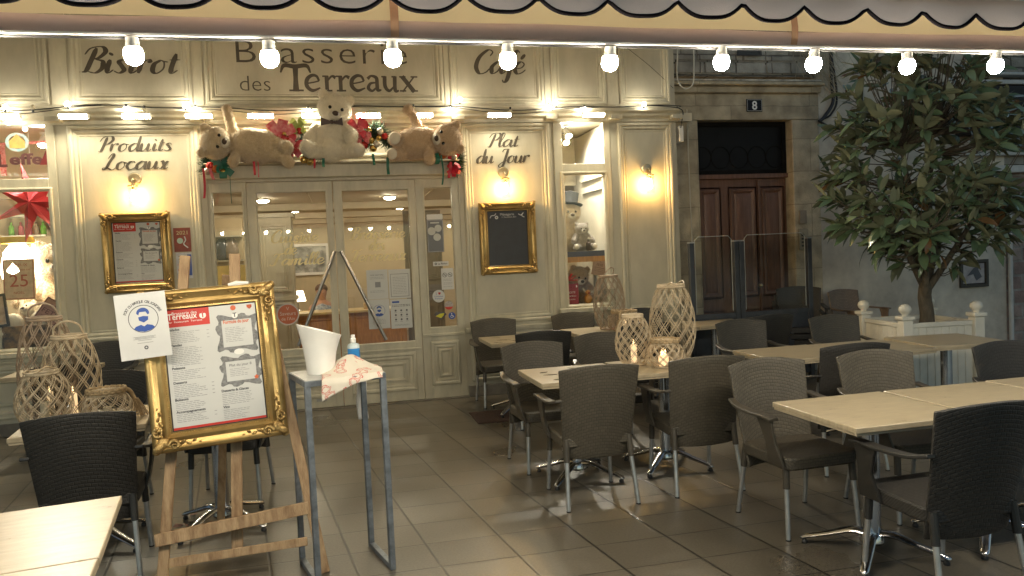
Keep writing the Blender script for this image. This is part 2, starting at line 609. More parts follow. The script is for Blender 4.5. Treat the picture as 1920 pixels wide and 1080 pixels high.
# sign panels over the cornice
def panel(name, x0, x1, z0, z1, prof=PROF, y=Y, inner=True):
    mb = MB().ring(x0, x1, z0, z1, y, prof)
    o = mb.build(name, m_paint_trim, fac, smooth=20)
    if inner:
        MB().ring(x0 + .088, x1 - .088, z0 + .088, z1 - .088, y, [(0, 0), (0, .005), (.012, .005), (.02, 0)]).build('inner_moulding', m_paint_trim, o, smooth=20)
    return o

sp = [panel('sign_panel', a, b, 3.31, 4.25) for a, b in ((-3.95, -2.77), (-2.56, -1.42), (-1.29, 1.21), (1.29, 2.37), (2.46, 3.13), (3.29, 3.94))]
mb = MB()
for x0, x1 in ((-2.745, -2.585), (-1.40, -1.31), (1.222, 1.278), (2.382, 2.45), (3.14, 3.28)):
    MB().box(x0, x1, Y - .018, Y, 3.30, 4.4).build('pilaster_strip', m_paint_trim, fac, bevel=.004)
E_ = '\u00e9'
YL = Y - .004
pen(MB(), 'Bistrot', -2.47, -1.57, 3.625, YL, .135, wmax=.38, wmin=.08).build('lettering', m_letter, sp[1])
pen(MB(), 'Caf' + E_, 1.56, 2.14, 3.655, YL, .135, wmax=.38, wmin=.08).build('lettering', m_letter, sp[3])
# the main sign: a light geometric line and a heavy one with slab feet
MB().text('Brasserie', .355, -.97, YL, 3.745, width=1.79, bold=-.004, space=1.1).build('lettering', m_letter, sp[2])
mb = MB().text('des', .235, -.95, YL, 3.45, width=.31, bold=-.003)
def terreaux(mb):
    # heavy upright letters with flared feet
    def st(pts, ws, lay):
        P = spline([(x, z, 0) for x, z in pts], 7)
        n = len(P)
        L, Q = [], []
        for i, p in enumerate(P):
            d = (P[min(i + 1, n - 1)] - P[max(i - 1, 0)]).normalized()
            t = i / (n - 1) * (len(ws) - 1)
            k = min(int(t), len(ws) - 2)
            wd = (ws[k] + (ws[k + 1] - ws[k]) * (t - k)) * .78
            q = Vector((-d.y, d.x, 0)) * wd / 2
            L.append(p + q)
            Q.append(p - q)
        yy = YL - .0002 * lay
        mb.add([(p.x, yy, p.y) for p in L] + [(p.x, yy, p.y) for p in Q], [(n + i, n + i + 1, i + 1, i) for i in range(n - 1)])
    z = 3.445
    x = -.53
    st([(x + .155, z + .27), (x + .15, z)], [.075, .06, .085], 0)
    st([(x, z + .2), (x + .04, z + .275), (x + .15, z + .265), (x + .27, z + .275), (x + .31, z + .2)], [.02, .055, .06, .055, .02], 1)
    st([(x + .08, z + .012), (x + .23, z + .012)], [.025, .025], 2)
    def e(x):
        st([(x + .02, z + .085), (x + .10, z + .1), (x + .155, z + .115)], [.02, .02], 0)
        st([(x + .155, z + .115), (x + .13, z + .165), (x + .08, z + .172), (x + .03, z + .13), (x + .025, z + .06), (x + .08, z + .012), (x + .165, z + .04)], [.03, .035, .045, .055, .055, .045, .02], 1)
    def r(x):
        st([(x + .045, z + .17), (x + .045, z)], [.055, .05], 0)
        st([(x, z + .165), (x + .06, z + .165)], [.022, .022], 1)
        st([(x, z + .011), (x + .1, z + .011)], [.024, .024], 2)
        st([(x + .055, z + .12), (x + .1, z + .165), (x + .14, z + .15)], [.025, .03, .05], 3)
    def a(x):
        st([(x + .02, z + .14), (x + .06, z + .172), (x + .115, z + .15), (x + .12, z + .08), (x + .125, z + .02), (x + .165, z + .02)], [.045, .03, .05, .052, .05, .02], 0)
        st([(x + .115, z + .1), (x + .05, z + .09), (x + .025, z + .04), (x + .065, z + .01), (x + .115, z + .05)], [.02, .035, .05, .035, .02], 1)
    def u(x):
        st([(x + .03, z + .17), (x + .032, z + .06), (x + .075, z + .012), (x + .13, z + .06)], [.055, .053, .04, .02], 0)
        st([(x + .14, z + .17), (x + .14, z + .02), (x + .18, z + .012)], [.055, .052, .02], 1)
        st([(x - .005, z + .165), (x + .04, z + .165)], [.022, .022], 2)
        st([(x + .105, z + .165), (x + .15, z + .165)], [.022, .022], 3)
    def xx(x):
        st([(x + .02, z + .17), (x + .15, z + .0)], [.06, .06], 0)
        st([(x + .155, z + .17), (x + .02, z + .0)], [.022, .022], 1)
        for q in ((x - .01, x + .06, .165), (x + .115, x + .19, .165), (x - .01, x + .06, .011), (x + .11, x + .19, .011)):
            st([(q[0], z + q[2]), (q[1], z + q[2])], [.022, .022], 2)
    e(-.29); r(-.1); r(.045); e(.185); a(.36); u(.535); xx(.735)
terreaux(mb)
mb.build('lettering', m_letter, sp[2])

# lower wall panels between the openings, with their words
pw = panel('wall_panel', -2.63, -1.40, .9, 3.09)
pen(MB(), 'Produits', -2.36, -1.67, 2.832, YL, .079, wmax=.38, wmin=.08).build('lettering', m_letter, pw)
pen(MB(), 'Locaux', -2.33, -1.71, 2.645, YL, .083, wmax=.38, wmin=.08).build('lettering', m_letter, pw)
pp = panel('wall_panel', 1.385, 2.41, .82, 3.09)
pen(MB(), 'Plat', 1.68, 2.03, 2.83, YL, .08, wmax=.38, wmin=.08).build('lettering', m_letter, pp)
pen(MB(), 'du Jour', 1.54, 2.15, 2.645, YL, .083, wmax=.38, wmin=.08).build('lettering', m_letter, pp)
panel('wall_panel', 3.25, 3.94, .82, 3.09)
mb = MB()
for x0, x1 in ((-2.63, -1.40), (1.385, 2.41), (3.25, 3.94), (-3.78, -2.77), (2.49, 3.12)):
    MB().ring(x0, x1, .17, .7, Y, PROF).ring(x0 + .13, x1 - .13, .3, .57, Y, PROF_S).build('plinth_panel', m_paint_trim, fac, smooth=20)
mb = MB()
for x0, x1 in ((-6.5, -1.345), (1.335, 4.0)):
    MB().box(x0, x1, Y - .035, Y, .73, .755).box(x0, x1, Y - .05, Y, .756, .785).build('dado_rail', m_paint_trim, fac, bevel=.004)
mb = MB()
for x0, x1 in ((-6.5, -1.345), (1.335, 4.02)):
    MB().box(x0, x1, Y - .04, Y, 0, .125).build('stone_plinth', m_stone, fac, bevel=.006)

# windows
def window(x0, x1, zs, zb, zt, g0, g1):
    o = bpy.data.objects.new('window', None)
    COL.objects.link(o)
    o.parent = fac
    o.location = ((x0 + x1) / 2, 0, zs)
    f = MB()
    f.box(x0, g0, Y - .012, Y + .1, zs, 3.128)
    f.box(g1, x1, Y - .012, Y + .1, zs, 3.128)
    f.box(g0, g1, Y - .012, Y + .1, zs, zb)
    f.box(g0, g1, Y - .012, Y + .1, zt, zt + .12)
    f.box(g0, g1, Y - .012, Y + .1, 3.1, 3.128)
    f.ring(g0 - .03, g1 + .03, zb - .03, zt + .03, Y - .012, PROF_S)
    f.build('frame', m_paint_trim, o, bevel=.004)
    MB().box(x0 - .02, x1 + .02, Y - .1, Y - .013, zs - .03, zs + .02).build('sill', m_paint_trim, o, bevel=.006)
    MB().rect(g0, g1, zb, zt, Y + .03).build('pane', m_glass, o)
    MB().rect(g0, g1, zt + .12, 3.1, Y + .03).build('transom_pane', m_glass, o)
    return o
wl = window(-3.8, -2.75, .82, .87, 2.45, -3.72, -2.83)
wr = window(2.46, 3.15, .92, .97, 2.5, 2.56, 3.07)

# entrance
DY = Y + .012
ent = bpy.data.objects.new('entrance', None)
COL.objects.link(ent)
ent.parent = fac
mb = MB()
mb.box(-1.34, 1.33, DY, DY + .12, 2.49, 3.13)
mb.ring(-1.29, 1.28, 2.74, 3.08, DY, PROF_S)
mb.build('overdoor_panel', m_paint, fac, bevel=.003)
MB().box(-1.34, 1.33, Y - .09, DY - .002, 2.52, 2.655).build('lintel', m_paint_trim, fac, bevel=.008)
MB().box(-1.33, 1.32, Y - .2, DY - .004, 2.657, 2.672).build('bear_shelf', m_paint_trim, fac, bevel=.005)
bpy.data.objects.remove(ent)
def sidelight(x0, x1, g0, g1):
    mb = MB()
    mb.box(x0, g0, DY, DY + .08, 0, 2.488)
    mb.box(g1, x1, DY, DY + .08, 0, 2.488)
    mb.box(g0, g1, DY, DY + .08, 2.385, 2.488)
    mb.box(g0, g1, DY, DY + .08, 0, .815)
    mb.ring(g0 - .02, g1 + .02, .795, 2.405, DY, [(0, 0), (0, .01), (.02, .008), (.022, -.02)])
    mb.ring(g0 - .01, g1 + .01, .16, .66, DY, PROF)
    mb.ring(g0 + .08, g1 - .08, .25, .57, DY, PROF_S)
    mb.box(x0 + .01, x1 - .01, DY - .03, DY - .001, .715, .745)
    o = mb.build('sidelight', m_paint_trim, fac, bevel=.003)
    MB().rect(g0, g1, .815, 2.385, DY + .03).build('pane', m_glass, o)
sidelight(-1.34, -.955, -1.30, -1.0)
sidelight(.838, 1.33, .935, 1.245)
def leaf(x0, x1, hx0, hx1):
    mb = MB()
    g0, g1 = x0 + .095, x1 - .075
    mb.box(x0, g0, DY - .01, DY + .045, .015, 2.482)
    mb.box(g1, x1, DY - .01, DY + .045, .015, 2.482)
    mb.box(g0, g1, DY - .01, DY + .045, 2.372, 2.482)
    mb.box(g0, g1, DY - .01, DY + .045, .015, .68)
    mb.ring(g0 - .02, g1 + .02, .66, 2.392, DY - .01, [(0, 0), (0, .008), (.018, .006), (.02, -.02)])
    mb.ring(x0 + .09, x1 - .08, .13, .56, DY - .01, PROF)
    mb.ring(x0 + .2, x1 - .19, .24, .45, DY - .01, PROF_S)
    mb.box(x0 + .02, x1 - .02, DY - .035, DY - .011, .585, .605)
    o = mb.build('door_leaf', m_paint_trim, fac, bevel=.003)
    MB().rect(g0, g1, .68, 2.372, DY + .015).build('pane', m_glass, o)
    h = MB().tube([(hx0, DY - .09, 1.72), (hx1, DY - .09, .72)], .019, 12)
    for t in (.12, .88):
        x, z = hx0 + (hx1 - hx0) * t, 1.72 - t
        h.tube([(x, DY - .09, z), (x, DY - .012, z)], .009, 8)
    h.build('handle', m_steel, o)
    return o
dl = leaf(-.948, -.064, -.07, -.5)
dr = leaf(-.054, .832, -.005, .43)
MB().box(-.35, -.24, DY - .0135, DY - .0105, .085, .115).build('letter_slot', m_steel, dl)
YG = DY + .010
def gold(o, words):
    mb = MB()
    for s, x0, x1, b, xh in words:
        pen(mb, s, x0, x1, b, YG, xh, wmax=.4, wmin=.11)
    mb.build('lettering', m_goldletter, o)
gold(dl, (('Cuisine', -.735, -.25, 1.835, .068), ('de', -.6, -.48, 1.705, .068), ('Famille', -.745, -.2, 1.59, .068)))
gold(dr, (('Brasserie', .1, .69, 1.84, .068), ('des', .3, .46, 1.715, .068), ('Terreaux', .09, .69, 1.595, .068)))
MB().box(-1.34, 1.33, Y - .06, Y + .2, 0, .013).build('threshold', m_stone, fac)
# the loose cable clipped across the front
mb = MB()
mb.tube(spline([(3.36, Y - .02, 4.0), (3.7, Y - .012, 3.75), (3.98, Y - .012, 3.5)], 10), .003, 5)
mb.build('telephone_wire', m_black, fac)
# ------------------------------------------------------------------ the dining room seen through the glass
m_iwall = mat('warm_cream_plaster', (.52, .43, .28), .7, var=.06, vs=1.5)
m_ceil = mat('ceiling_white', (.68, .6, .44), .7, var=.04)
m_ifloor = mat('brown_parquet', (.16, .09, .045), .35, var=.25, vs=4, stretch=(1, 8, 1))
m_caramel = mat('honey_wood', (.42, .19, .05), .4, var=.2, vs=6, stretch=(5, 5, 1))
m_bulbwhite = emit('spot_glow', (1, .86, .62), SPOT)
structure(MB().box(-6.5, 4.4, Y + .17, 17.3, -.1, .011).build('floor', m_ifloor))
structure(MB().box(-6.5, 4.4, 17.0, 17.2, 0, 2.6).build('wall_rear', m_iwall))
structure(MB().box(-6.5, -6.4, Y + .17, 17, 0, 3.2).build('wall_left', m_iwall))
structure(MB().box(4.3, 4.4, Y + .38, 17, 0, 3.2).build('wall_right', m_iwall))
mb = MB().box(-6.4, 4.3, 9.9, 17, 2.5, 2.6).box(-6.4, 4.3, Y + .17, 9.9, 3.14, 3.24).box(-6.4, 4.3, 9.8, 9.9, 2.5, 3.14)
for y in (11.6, 13.6, 15.4):
    mb.box(-6.4, 4.3, y, y + .35, 2.4, 2.499)
for x in (-3.6, -2.0, -.4, 1.2, 2.8):
    mb.box(x, x + .025, 9.95, 16.99, 2.486, 2.4985)
structure(mb.build('ceiling', m_ceil, bevel=0))
m_frame_dark = mat('dark_frame', (.03, .025, .02), .4)
# ceiling spots
used = False
spot = thing('ceiling_spot', '', 'spotlight')
MB().lathe([(.10, 0), (.105, -.012), (.085, -.02)], 20, (0, 0, 0)).build('trim_ring', m_white, spot, world=False)
MB().lathe([(.08, -.0205), (.07, -.035), (.04, -.047), (.0001, -.05)], 20).build('lens', m_bulbwhite, spot, world=False)
k = 0
for y in (10.7, 12.8, 14.6, 16.2):
    for x in (-4.2, -2.6, -1.0, .7, 2.4):
        o = place(spot, k > 0, (x + .3 * (y > 12), y, 2.497 if y not in (12.8,) else 2.499), 0, 'round white recessed spot in the dining room ceiling behind the door glass', 'recessed ceiling spots of the dining room')
        k += 1
# window display spots
used = False
tsp = thing('track_spot', '', 'spotlight')
MB().lathe([(.035, 0), (.035, -.02), (.01, -.025), (.01, -.07)], 14).build('mount', m_white, tsp, world=False)
b = MB()
b.T = Matrix.Translation((0, -.02, -.1)) @ Euler((R(-35), 0, 0)).to_matrix().to_4x4()
b.lathe([(.03, .06), (.042, -.05), (.04, -.055), (.0001, -.045)], 14)
b.build('lamp_head', m_white, tsp, world=False)
b = MB()
b.T = Matrix.Translation((0, -.02, -.1)) @ Euler((R(-35), 0, 0)).to_matrix().to_4x4()
b.lathe([(.036, -.0565), (.0001, -.057)], 14)
b.build('lens', emit('display_spot_glow', (1, .93, .8), 2600), tsp, world=False)
place(tsp, False, (2.86, 9.25, 3.13), 0, 'small white spotlight over the teddy bears in the narrow right window', 'spotlights over the window displays')
place(tsp, True, (2.72, 8.75, 3.13), 20, 'white display spotlight close behind the transom of the narrow right window', 'spotlights over the window displays')
place(tsp, True, (-3.05, 9.0, 3.13), 0, 'white display spotlight behind the beer lettering of the left window', 'spotlights over the window displays')

# panelled cupboard and screens
cab = thing('panelled_cupboard', 'tall beige panelled cupboard just behind the left door leaf', 'cupboard', (-.93, 11.6, 0))
mb = MB().box(-1.2, -.7, 11.5, 11.9, 0, 2.3)
mb.ring(-1.15, -.75, 1.2, 2.2, 11.5, PROF)
mb.ring(-1.15, -.75, .15, 1.05, 11.5, PROF)
mb.build('body', m_paint, cab)
MB().box(-1.23, -.66, 11.46, 11.93, 2.301, 2.36).box(-1.22, -.67, 11.47, 11.91, 1.08, 1.13).build('moulding', m_paint_trim, cab)
mb = MB().box(1.0, 1.6, 12.2, 12.3, 0, 2.38)
mb.ring(1.03, 1.57, .2, 1.1, 12.2, PROF)
mb.ring(1.03, 1.57, 1.25, 2.3, 12.2, PROF)
tag(mb.build('wall_pier', mat('grey_brown_pier', (.2, .17, .12), .6)), 'grey brown panelled pier in the dining room behind the right sidelight', 'pier')
# bar counter with boxes
bar = thing('bar_counter', 'long honey coloured wooden bar counter inside the dining room', 'counter', (0, 12, 0))
MB().box(-.75, .95, 12.0, 12.6, 0, .8).ring(-.7, .1, .1, .74, 12, PROF_S).ring(.15, .9, .1, .74, 12, PROF_S).build('front', m_caramel, bar)
MB().box(-.8, 1.0, 11.93, 12.65, .801, .84).build('counter_top', mat('pale_counter_top', (.62, .47, .22), .3), bar, bevel=.008)
bx = MB().box(.3, .5, 12.15, 12.35, .842, .93)
tag(bx.build('cardboard_box', mat('pale_wood_box', (.6, .42, .2), .6), bevel=.005), 'small pale box standing on the wooden bar counter', 'box')
# table lamp
tl = thing('table_lamp', 'table lamp with glowing white shade on the wooden bar counter', 'lamp', (-.72, 13.0, .84))
MB().lathe([(.06, 0), (.06, .015), (.015, .03), (.012, .16)], 14, (-.72, 12.55, .842)).build('base', m_cast, tl)
MB().lathe([(.125, .16), (.085, .33)], 24, (-.72, 12.55, .842)).build('lamp_shade', emit('lit_lamp_shade', (1, .82, .55), 3.2), tl)
# framed picture, abstract street drawing
pic = thing('framed_picture', 'white framed black and white drawing on the rear dining room wall', 'picture', (-.68, 16.9, 1.4))
MB().ring(-1.08, -.27, 1.36, 2.04, 16.99, [(0, 0), (0, .03), (.05, .03), (.05, .01)], fill=True).build('frame', m_white, pic)
mp_ = mat('charcoal_drawing', (.05, .05, .05), .6, vs=5, col2=(.6, .6, .56))
MB().rect(-1.02, -.33, 1.42, 1.98, 16.975).build('drawing', mp_, pic)
# yellow menu board, glass shelf and fruit behind left sidelight
yb = thing('yellow_board', 'yellow board with a curled black stroke behind the left sidelight', 'board', (-1.25, 10.0, .9))
MB().box(-1.75, -1.2, 10.0, 10.03, .95, 1.62).build('board', mat('yellow_card', (.68, .5, .14), .6), yb)
MB().tube(spline([(-1.62, 9.99, 1.52), (-1.55, 9.99, 1.5), (-1.6, 9.99, 1.42), (-1.52, 9.99, 1.33), (-1.47, 9.99, 1.34)], 6), .014, 6).build('painted_stroke', m_ink, yb)
sh = thing('bottle_shelf', 'glass shelf of bottles and grey jars behind the left sidelight', 'shelf', (-1.4, 11.0, 1.6))
MB().box(-1.95, -1.35, 11.0, 11.25, 1.68, 1.7).box(-1.95, -1.35, 11.0, 11.25, 2.02, 2.04).build('shelf_board', m_paint_trim, sh)
MB().box(-1.95, -1.35, 11.26, 11.3, .8, 2.3).build('back_panel', m_iwall, sh)
for i, (x, c) in enumerate(((-1.85, (.3, .33, .34)), (-1.62, (.05, .06, .08)), (-1.5, (.25, .2, .16)))):
    o = MB().lathe([(.05, 0), (.085, .03), (.1, .14), (.085, .24), (.05, .29), (.045, .3)], 16, (x, 11.12, 1.702)).build('jar', mat('jar_%d' % i, c, .25))
    tag(o, ('pale grey round jar, first on the bottle shelf', 'black rounded jar in the middle of the bottle shelf', 'brown rounded jar, last on the bottle shelf')[i], 'jar', 'jars on the bottle shelf')
lime = mat('lime_skin', (.25, .42, .05), .35, var=.25)
for i, (x, z, l) in enumerate(((-1.18, 1.02, 'larger'), (-1.09, 1.0, 'smaller'))):
    o = MB().ell((x, 9.6, z), (.06 - .012 * i, .06 - .012 * i, .055 - .01 * i)).build('lime', lime)
    tag(o, l + ' of the two bright green limes behind the left sidelight', 'fruit', 'green limes on the side table')
st = thing('serving_table', 'plain wooden serving table under the green limes', 'table', (-1.15, 9.65, 0))
MB().box(-1.35, -.95, 9.45, 9.85, .92, .945).build('tabletop', m_caramel, st, bevel=.005)
for x in (-1.32, -.98):
    for y in (9.48, 9.82):
        MB().box(x - .02, x + .02, y - .02, y + .02, 0, .919).build('leg', m_caramel, st)
# guest behind the counter: one continuous body
def person(loc):
    me = bpy.data.meshes.new('person')
    J = [((0, 0, 0), .15), ((0, 0, .2), .155), ((0, 0, .42), .16), ((0, 0, .5), .09), ((0, 0, .57), .055), ((0, -.01, .64), .085), ((0, -.02, .72), .1), ((0, -.01, .8), .07),
         ((-.17, 0, .44), .065), ((-.23, -.02, .2), .05), ((-.18, -.18, .06), .038), ((-.1, -.28, .08), .03),
         ((.17, 0, .44), .065), ((.23, -.02, .2), .05), ((.18, -.18, .06), .038), ((.1, -.28, .08), .03)]
    Ed = [(0, 1), (1, 2), (2, 3), (3, 4), (4, 5), (5, 6), (6, 7), (3, 8), (8, 9), (9, 10), (10, 11), (3, 12), (12, 13), (13, 14), (14, 15)]
    me.from_pydata([j[0] for j in J], Ed, [])
    o = bpy.data.objects.new('person', me)
    COL.objects.link(o)
    sk = o.modifiers.new('skin', 'SKIN')
    for i, j in enumerate(J):
        me.skin_vertices[0].data[i].radius = (j[1], j[1])
    me.skin_vertices[0].data[0].use_root = True
    ss = o.modifiers.new('sub', 'SUBSURF')
    ss.levels = 2
    ss.render_levels = 2
    o.location = loc
    applied(o)
    o.data.materials.clear()
    o.data.materials.append(mat('skin', (.45, .25, .16), .5))
    return o
pr = person((-.36, 12.95, .42))
tag(pr, 'person in a pale patterned shirt sitting beyond the wooden bar counter', 'person')
sh_ = MB().lathe([(.17, -.02), (.175, .2), (.185, .38), (.15, .47), (.08, .52), (.07, .535)], 20)
sh_.T = None
sh_.build('shirt', mat('blue_patterned_shirt', (.5, .53, .55), .7, vs=28, col2=(.12, .16, .25)), pr, world=False)
MB().ell((0, .015, .755), (.105, .115, .085)).build('hair', mat('brown_hair', (.08, .04, .02), .6), pr, world=False)
MB().tube([(0, -.12, .7), (0, -.14, .675)], [.012, .018], 8).build('nose', mat('skin_nose', (.45, .24, .15), .5), pr, world=False)
stool = thing('bar_stool', 'dark stool under the seated guest behind the bar', 'stool', (-.36, 12.95, 0))
MB().lathe([(.17, .26), (.18, .3), (.17, .33)], 16, (-.36, 12.95, 0)).build('seat', m_black, stool)
for a in range(4):
    t = math.pi / 4 + a * math.pi / 2
    MB().tube([(-.36 + .12 * math.cos(t), 12.95 + .12 * math.sin(t), .262), (-.36 + .17 * math.cos(t), 12.95 + .17 * math.sin(t), 0)], .014, 6).build('leg', m_black, stool)
# ------------------------------------------------------------------ awning
m_roof = mat('awning_canvas', (.78, .69, .5), .8, var=.04, trans=.15)
m_val = mat('taupe_valance_fabric', (.52, .44, .4), .85, var=.06, vs=3, bump=.2, bs=300, trans=.06)
m_pip = mat('black_piping', (.008, .007, .008), .95, spec=0)
m_blind = mat('cream_blind_fabric', (.85, .77, .55), .8, var=.04, vs=2, trans=.6)
m_roller = mat('lilac_grey_fabric', (.52, .42, .39), .7, var=.1, vs=4, trans=.05, bump=.1, bs=40, stretch=(.3, 1, 1))
m_strap = mat('tan_strap', (.36, .22, .13), .7)
m_rail = mat('white_rail', (.7, .68, .62), .3)
aw = thing('awning', 'cream awning with taupe scalloped valance edged in black above the terrace', 'awning', (0, 2.4, 2.5))
AX0, AX1 = -5.2, 4.1
MB().add([(AX0, 2.36, 2.55), (AX1, 2.36, 2.55), (AX1, 8.40, 4.42), (AX0, 8.40, 4.42), (AX0, 2.36, 2.56), (AX1, 2.36, 2.56), (AX1, 8.40, 4.43), (AX0, 8.40, 4.43)],
         [(0, 1, 2, 3), (7, 6, 5, 4), (0, 4, 5, 1), (1, 5, 6, 2), (2, 6, 7, 3), (3, 7, 4, 0)]).build('canopy', m_roof, aw)
MB().box(AX0, AX1, 2.335, 2.43, 2.475, 2.549).build('front_bar', m_rail, aw, bevel=.012)
def scal(x):
    s = abs(math.sin(math.pi * (x + .06) / .2345))
    return 2.383 - .05 * (1 - (1 - s) ** 1.5) + .006 * math.sin(x * 1.7)
def yv(x, v):
    return 2.30 + .006 * math.sin(x * 9) * (1 - v) + .004 * math.sin(x * 23)
mb = MB()
NX = 620
mb.grid(lambda u, v: (AX0 + (AX1 - AX0) * u, yv(AX0 + (AX1 - AX0) * u, v) + .025 * v, scal(AX0 + (AX1 - AX0) * u) * (1 - v) + 2.535 * v), NX, 5)
mb.build('valance', m_val, aw, smooth=60)
pts = []
for i in range(NX + 1):
    x = AX0 + (AX1 - AX0) * i / NX
    pts.append((x, yv(x, 0) - .002, scal(x)))
MB().tube(pts, .0068, 6).build('piping', m_pip, aw, smooth=60)
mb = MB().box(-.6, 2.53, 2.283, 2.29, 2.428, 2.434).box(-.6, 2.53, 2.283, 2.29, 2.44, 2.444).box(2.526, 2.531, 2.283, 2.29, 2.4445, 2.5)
mb.build('reflection_stripe', m_rail, aw)  # white outline of a reflection, modelled as thin strips on the valance
MB().box(-.6, 2.522, 2.287, 2.2915, 2.446, 2.5).build('blue_reflection', mat('blue_reflection_colour', (.16, .22, .36), .7), aw)  # blue inside of the reflection, painted as a coloured strip
# rolled side curtain hanging under the bar, tied up with straps
mb = MB()
mb.grid(lambda u, v: (AX0 + (AX1 - AX0) * u, 2.412 + .003 * math.sin(u * 60), 2.337 + (2.474 - 2.337) * v), 160, 2)
mb.build('curtain_fabric', m_blind, aw, smooth=60)
mb = MB()
cur = []
for i in range(101):
    x = AX0 + (AX1 - AX0) * i / 100
    cur.append((x, 2.42, 2.31 + .0025 * math.sin(x * 3.1) + .0015 * math.sin(x * 11)))
mb.tube(cur, .029, 16)
mb.build('rolled_curtain', m_roller, aw, smooth=60)
MB().box(AX0, AX1, 2.384, 2.416, 2.2725, 2.279).build('curtain_hem', m_rail, aw)
for x in (.2, 1.6, -1.3, 3.0):
    mb = MB()
    path = [(2.405, 2.474), (2.385, 2.345), (2.387, 2.31), (2.395, 2.285)]
    vs = [(x + s, y, z) for y, z in path for s in (-.013, .013)]
    mb.add(vs, [(2 * i, 2 * i + 1, 2 * i + 3, 2 * i + 2) for i in range(3)])
    mb.build('strap', m_strap, aw)

# ------------------------------------------------------------------ festoon string under the awning edge
fs = thing('festoon_string', 'string of large glowing white bulbs hanging along the awning edge', 'string lights', (0, 2.4, 2.27))
MB().tube([(AX0, 2.4, 2.268), (AX1, 2.4, 2.268)], .004, 6).build('cable', m_black, fs)
m_bulb = emit('lit_bulb', (1, .9, .72), BULB)
m_cap = mat('pale_lamp_holder', (.55, .53, .47), .4)
xs = [-.56, -.18, .19, .56, .91, 1.32, 1.68, 2.07, 2.46]
xs = [-2.1, -1.72, -1.33, -.94] + xs + [2.85, 3.23, 3.62, 4.0]
bprof = [(.0001, -.029), (.0105, -.0275), (.019, -.0225), (.0252, -.013), (.0275, -.002), (.0268, .009), (.0235, .019)]
for i, x in enumerate(xs):
    z = 2.2215 - .003 * (i % 3)
    tl_ = Euler((R((i * 37) % 11 - 5), R((i * 53) % 13 - 6), 0)).to_matrix()
    b = MB().lathe(bprof, 18, (x, 2.4, z), tl_).build('bulb', m_bulb, fs, smooth=80)
    MB().lathe([(.0238, .0192), (.0205, .026), (.0185, .034), (.0185, .046), (.0185, .0505)], 18, (x, 2.4, z), tl_).build('socket', m_cap, b)
# ------------------------------------------------------------------ flood lights and fairy lights along the cornice
m_flood = emit('flood_glow', (1, .9, .66), FLOOD)
fl = thing('flood_light', '', 'flood light')
MB().box(-.125, .125, -.085, -.02, 0, .012).box(-.125, .125, -.03, -.02, -.035, 0).box(-.132, -.125, -.085, -.02, -.036, .012).box(.125, .132, -.085, -.02, -.036, .012).build('housing', m_white, fl, world=False)
MB().box(-.02, .02, -.019, .12, -.01, .01).build('bracket', m_white, fl, world=False)
MB().add([(-.123, -.084, -.002), (.123, -.084, -.002), (.123, -.031, -.034), (-.123, -.031, -.034)], [(0, 1, 2, 3)]).build('lit_face', m_flood, fl, world=False)
wh = ['over the red star window', 'at the left end of the tall left wall panel', 'above the words Produits Locaux', 'at the right end of the tall left wall panel', 'above the bear lying on its side', 'left of the white bear', 'right of the white bear', 'above the bear showing its soles', 'above the words Plat du Jour', 'over the narrow right window']
for i, x in enumerate((-3.1, -2.5, -1.93, -1.34, -.74, -.2, .36, .92, 1.79, 2.89)):
    sz = .55 if i == 2 else 1
    place(fl, i > 0, (x, Y - .15, 3.165), 0, 'bright bar light under the cornice, ' + wh[i], 'bar lights along the cornice')
fy = thing('fairy_string', 'black cable of small round bulbs looped along the cornice', 'string lights', (0, Y - .15, 3.25))
m_fairy = emit('fairy_glow', (1, .92, .74), FAIRY)
m_clear = mat('unlit_bulb_glass', (.5, .45, .33), .12, spec=.8)
zs = lambda x: 3.245 + .02 * math.sin(x * 2.3) + .012 * math.sin(x * 5.1 + 1)
MB().tube([(x * .05, Y - .145 + .01 * math.sin(x * .3), zs(x * .05)) for x in range(-90, 81)], .006, 6).build('cable', m_black, fy, smooth=60)
MB().tube([(x * .05, Y - .155, zs(x * .05) - .02 + .02 * math.sin(x * .12)) for x in range(-90, 80)], .0045, 6).build('cable', m_black, fy, smooth=60)
MB().tube(spline([(3.95, Y - .15, 3.25), (4.03, Y - .14, 3.2), (4.045, Y - .08, 3.1), (4.04, Y - .05, 3.02)], 8), .006, 6).build('cable', m_black, fy, smooth=60)
for i, (x, dz, lit) in enumerate(((-3.11, .03, 1), (-3.09, -.13, 1), (-2.87, .02, 0), (-2.56, .02, 1), (-2.03, -.04, 1), (-1.86, -.045, 0), (-1.47, .02, 1), (-1.38, -.03, 1), (-1.05, -.03, 0), (-.26, -.03, 1), (.05, -.04, 0), (.85, -.03, 0), (1.26, -.05, 1), (1.36, .08, 1), (1.93, -.02, 0), (2.38, .0, 1), (2.46, .05, 1), (2.8, -.04, 1), (3.53, .01, 1))):
    z = zs(x) + dz * .9
    b = MB().ell((x, Y - .165, z), (.023, .023, .026)).build('bulb', m_fairy if lit else m_clear, fy, smooth=80)
    s = 1 if dz <= 0.0 else -1
    MB().lathe([(.011, .022 * s), (.012, .05 * s)], 10, (x, Y - .165, z)).build('socket', m_black, b)

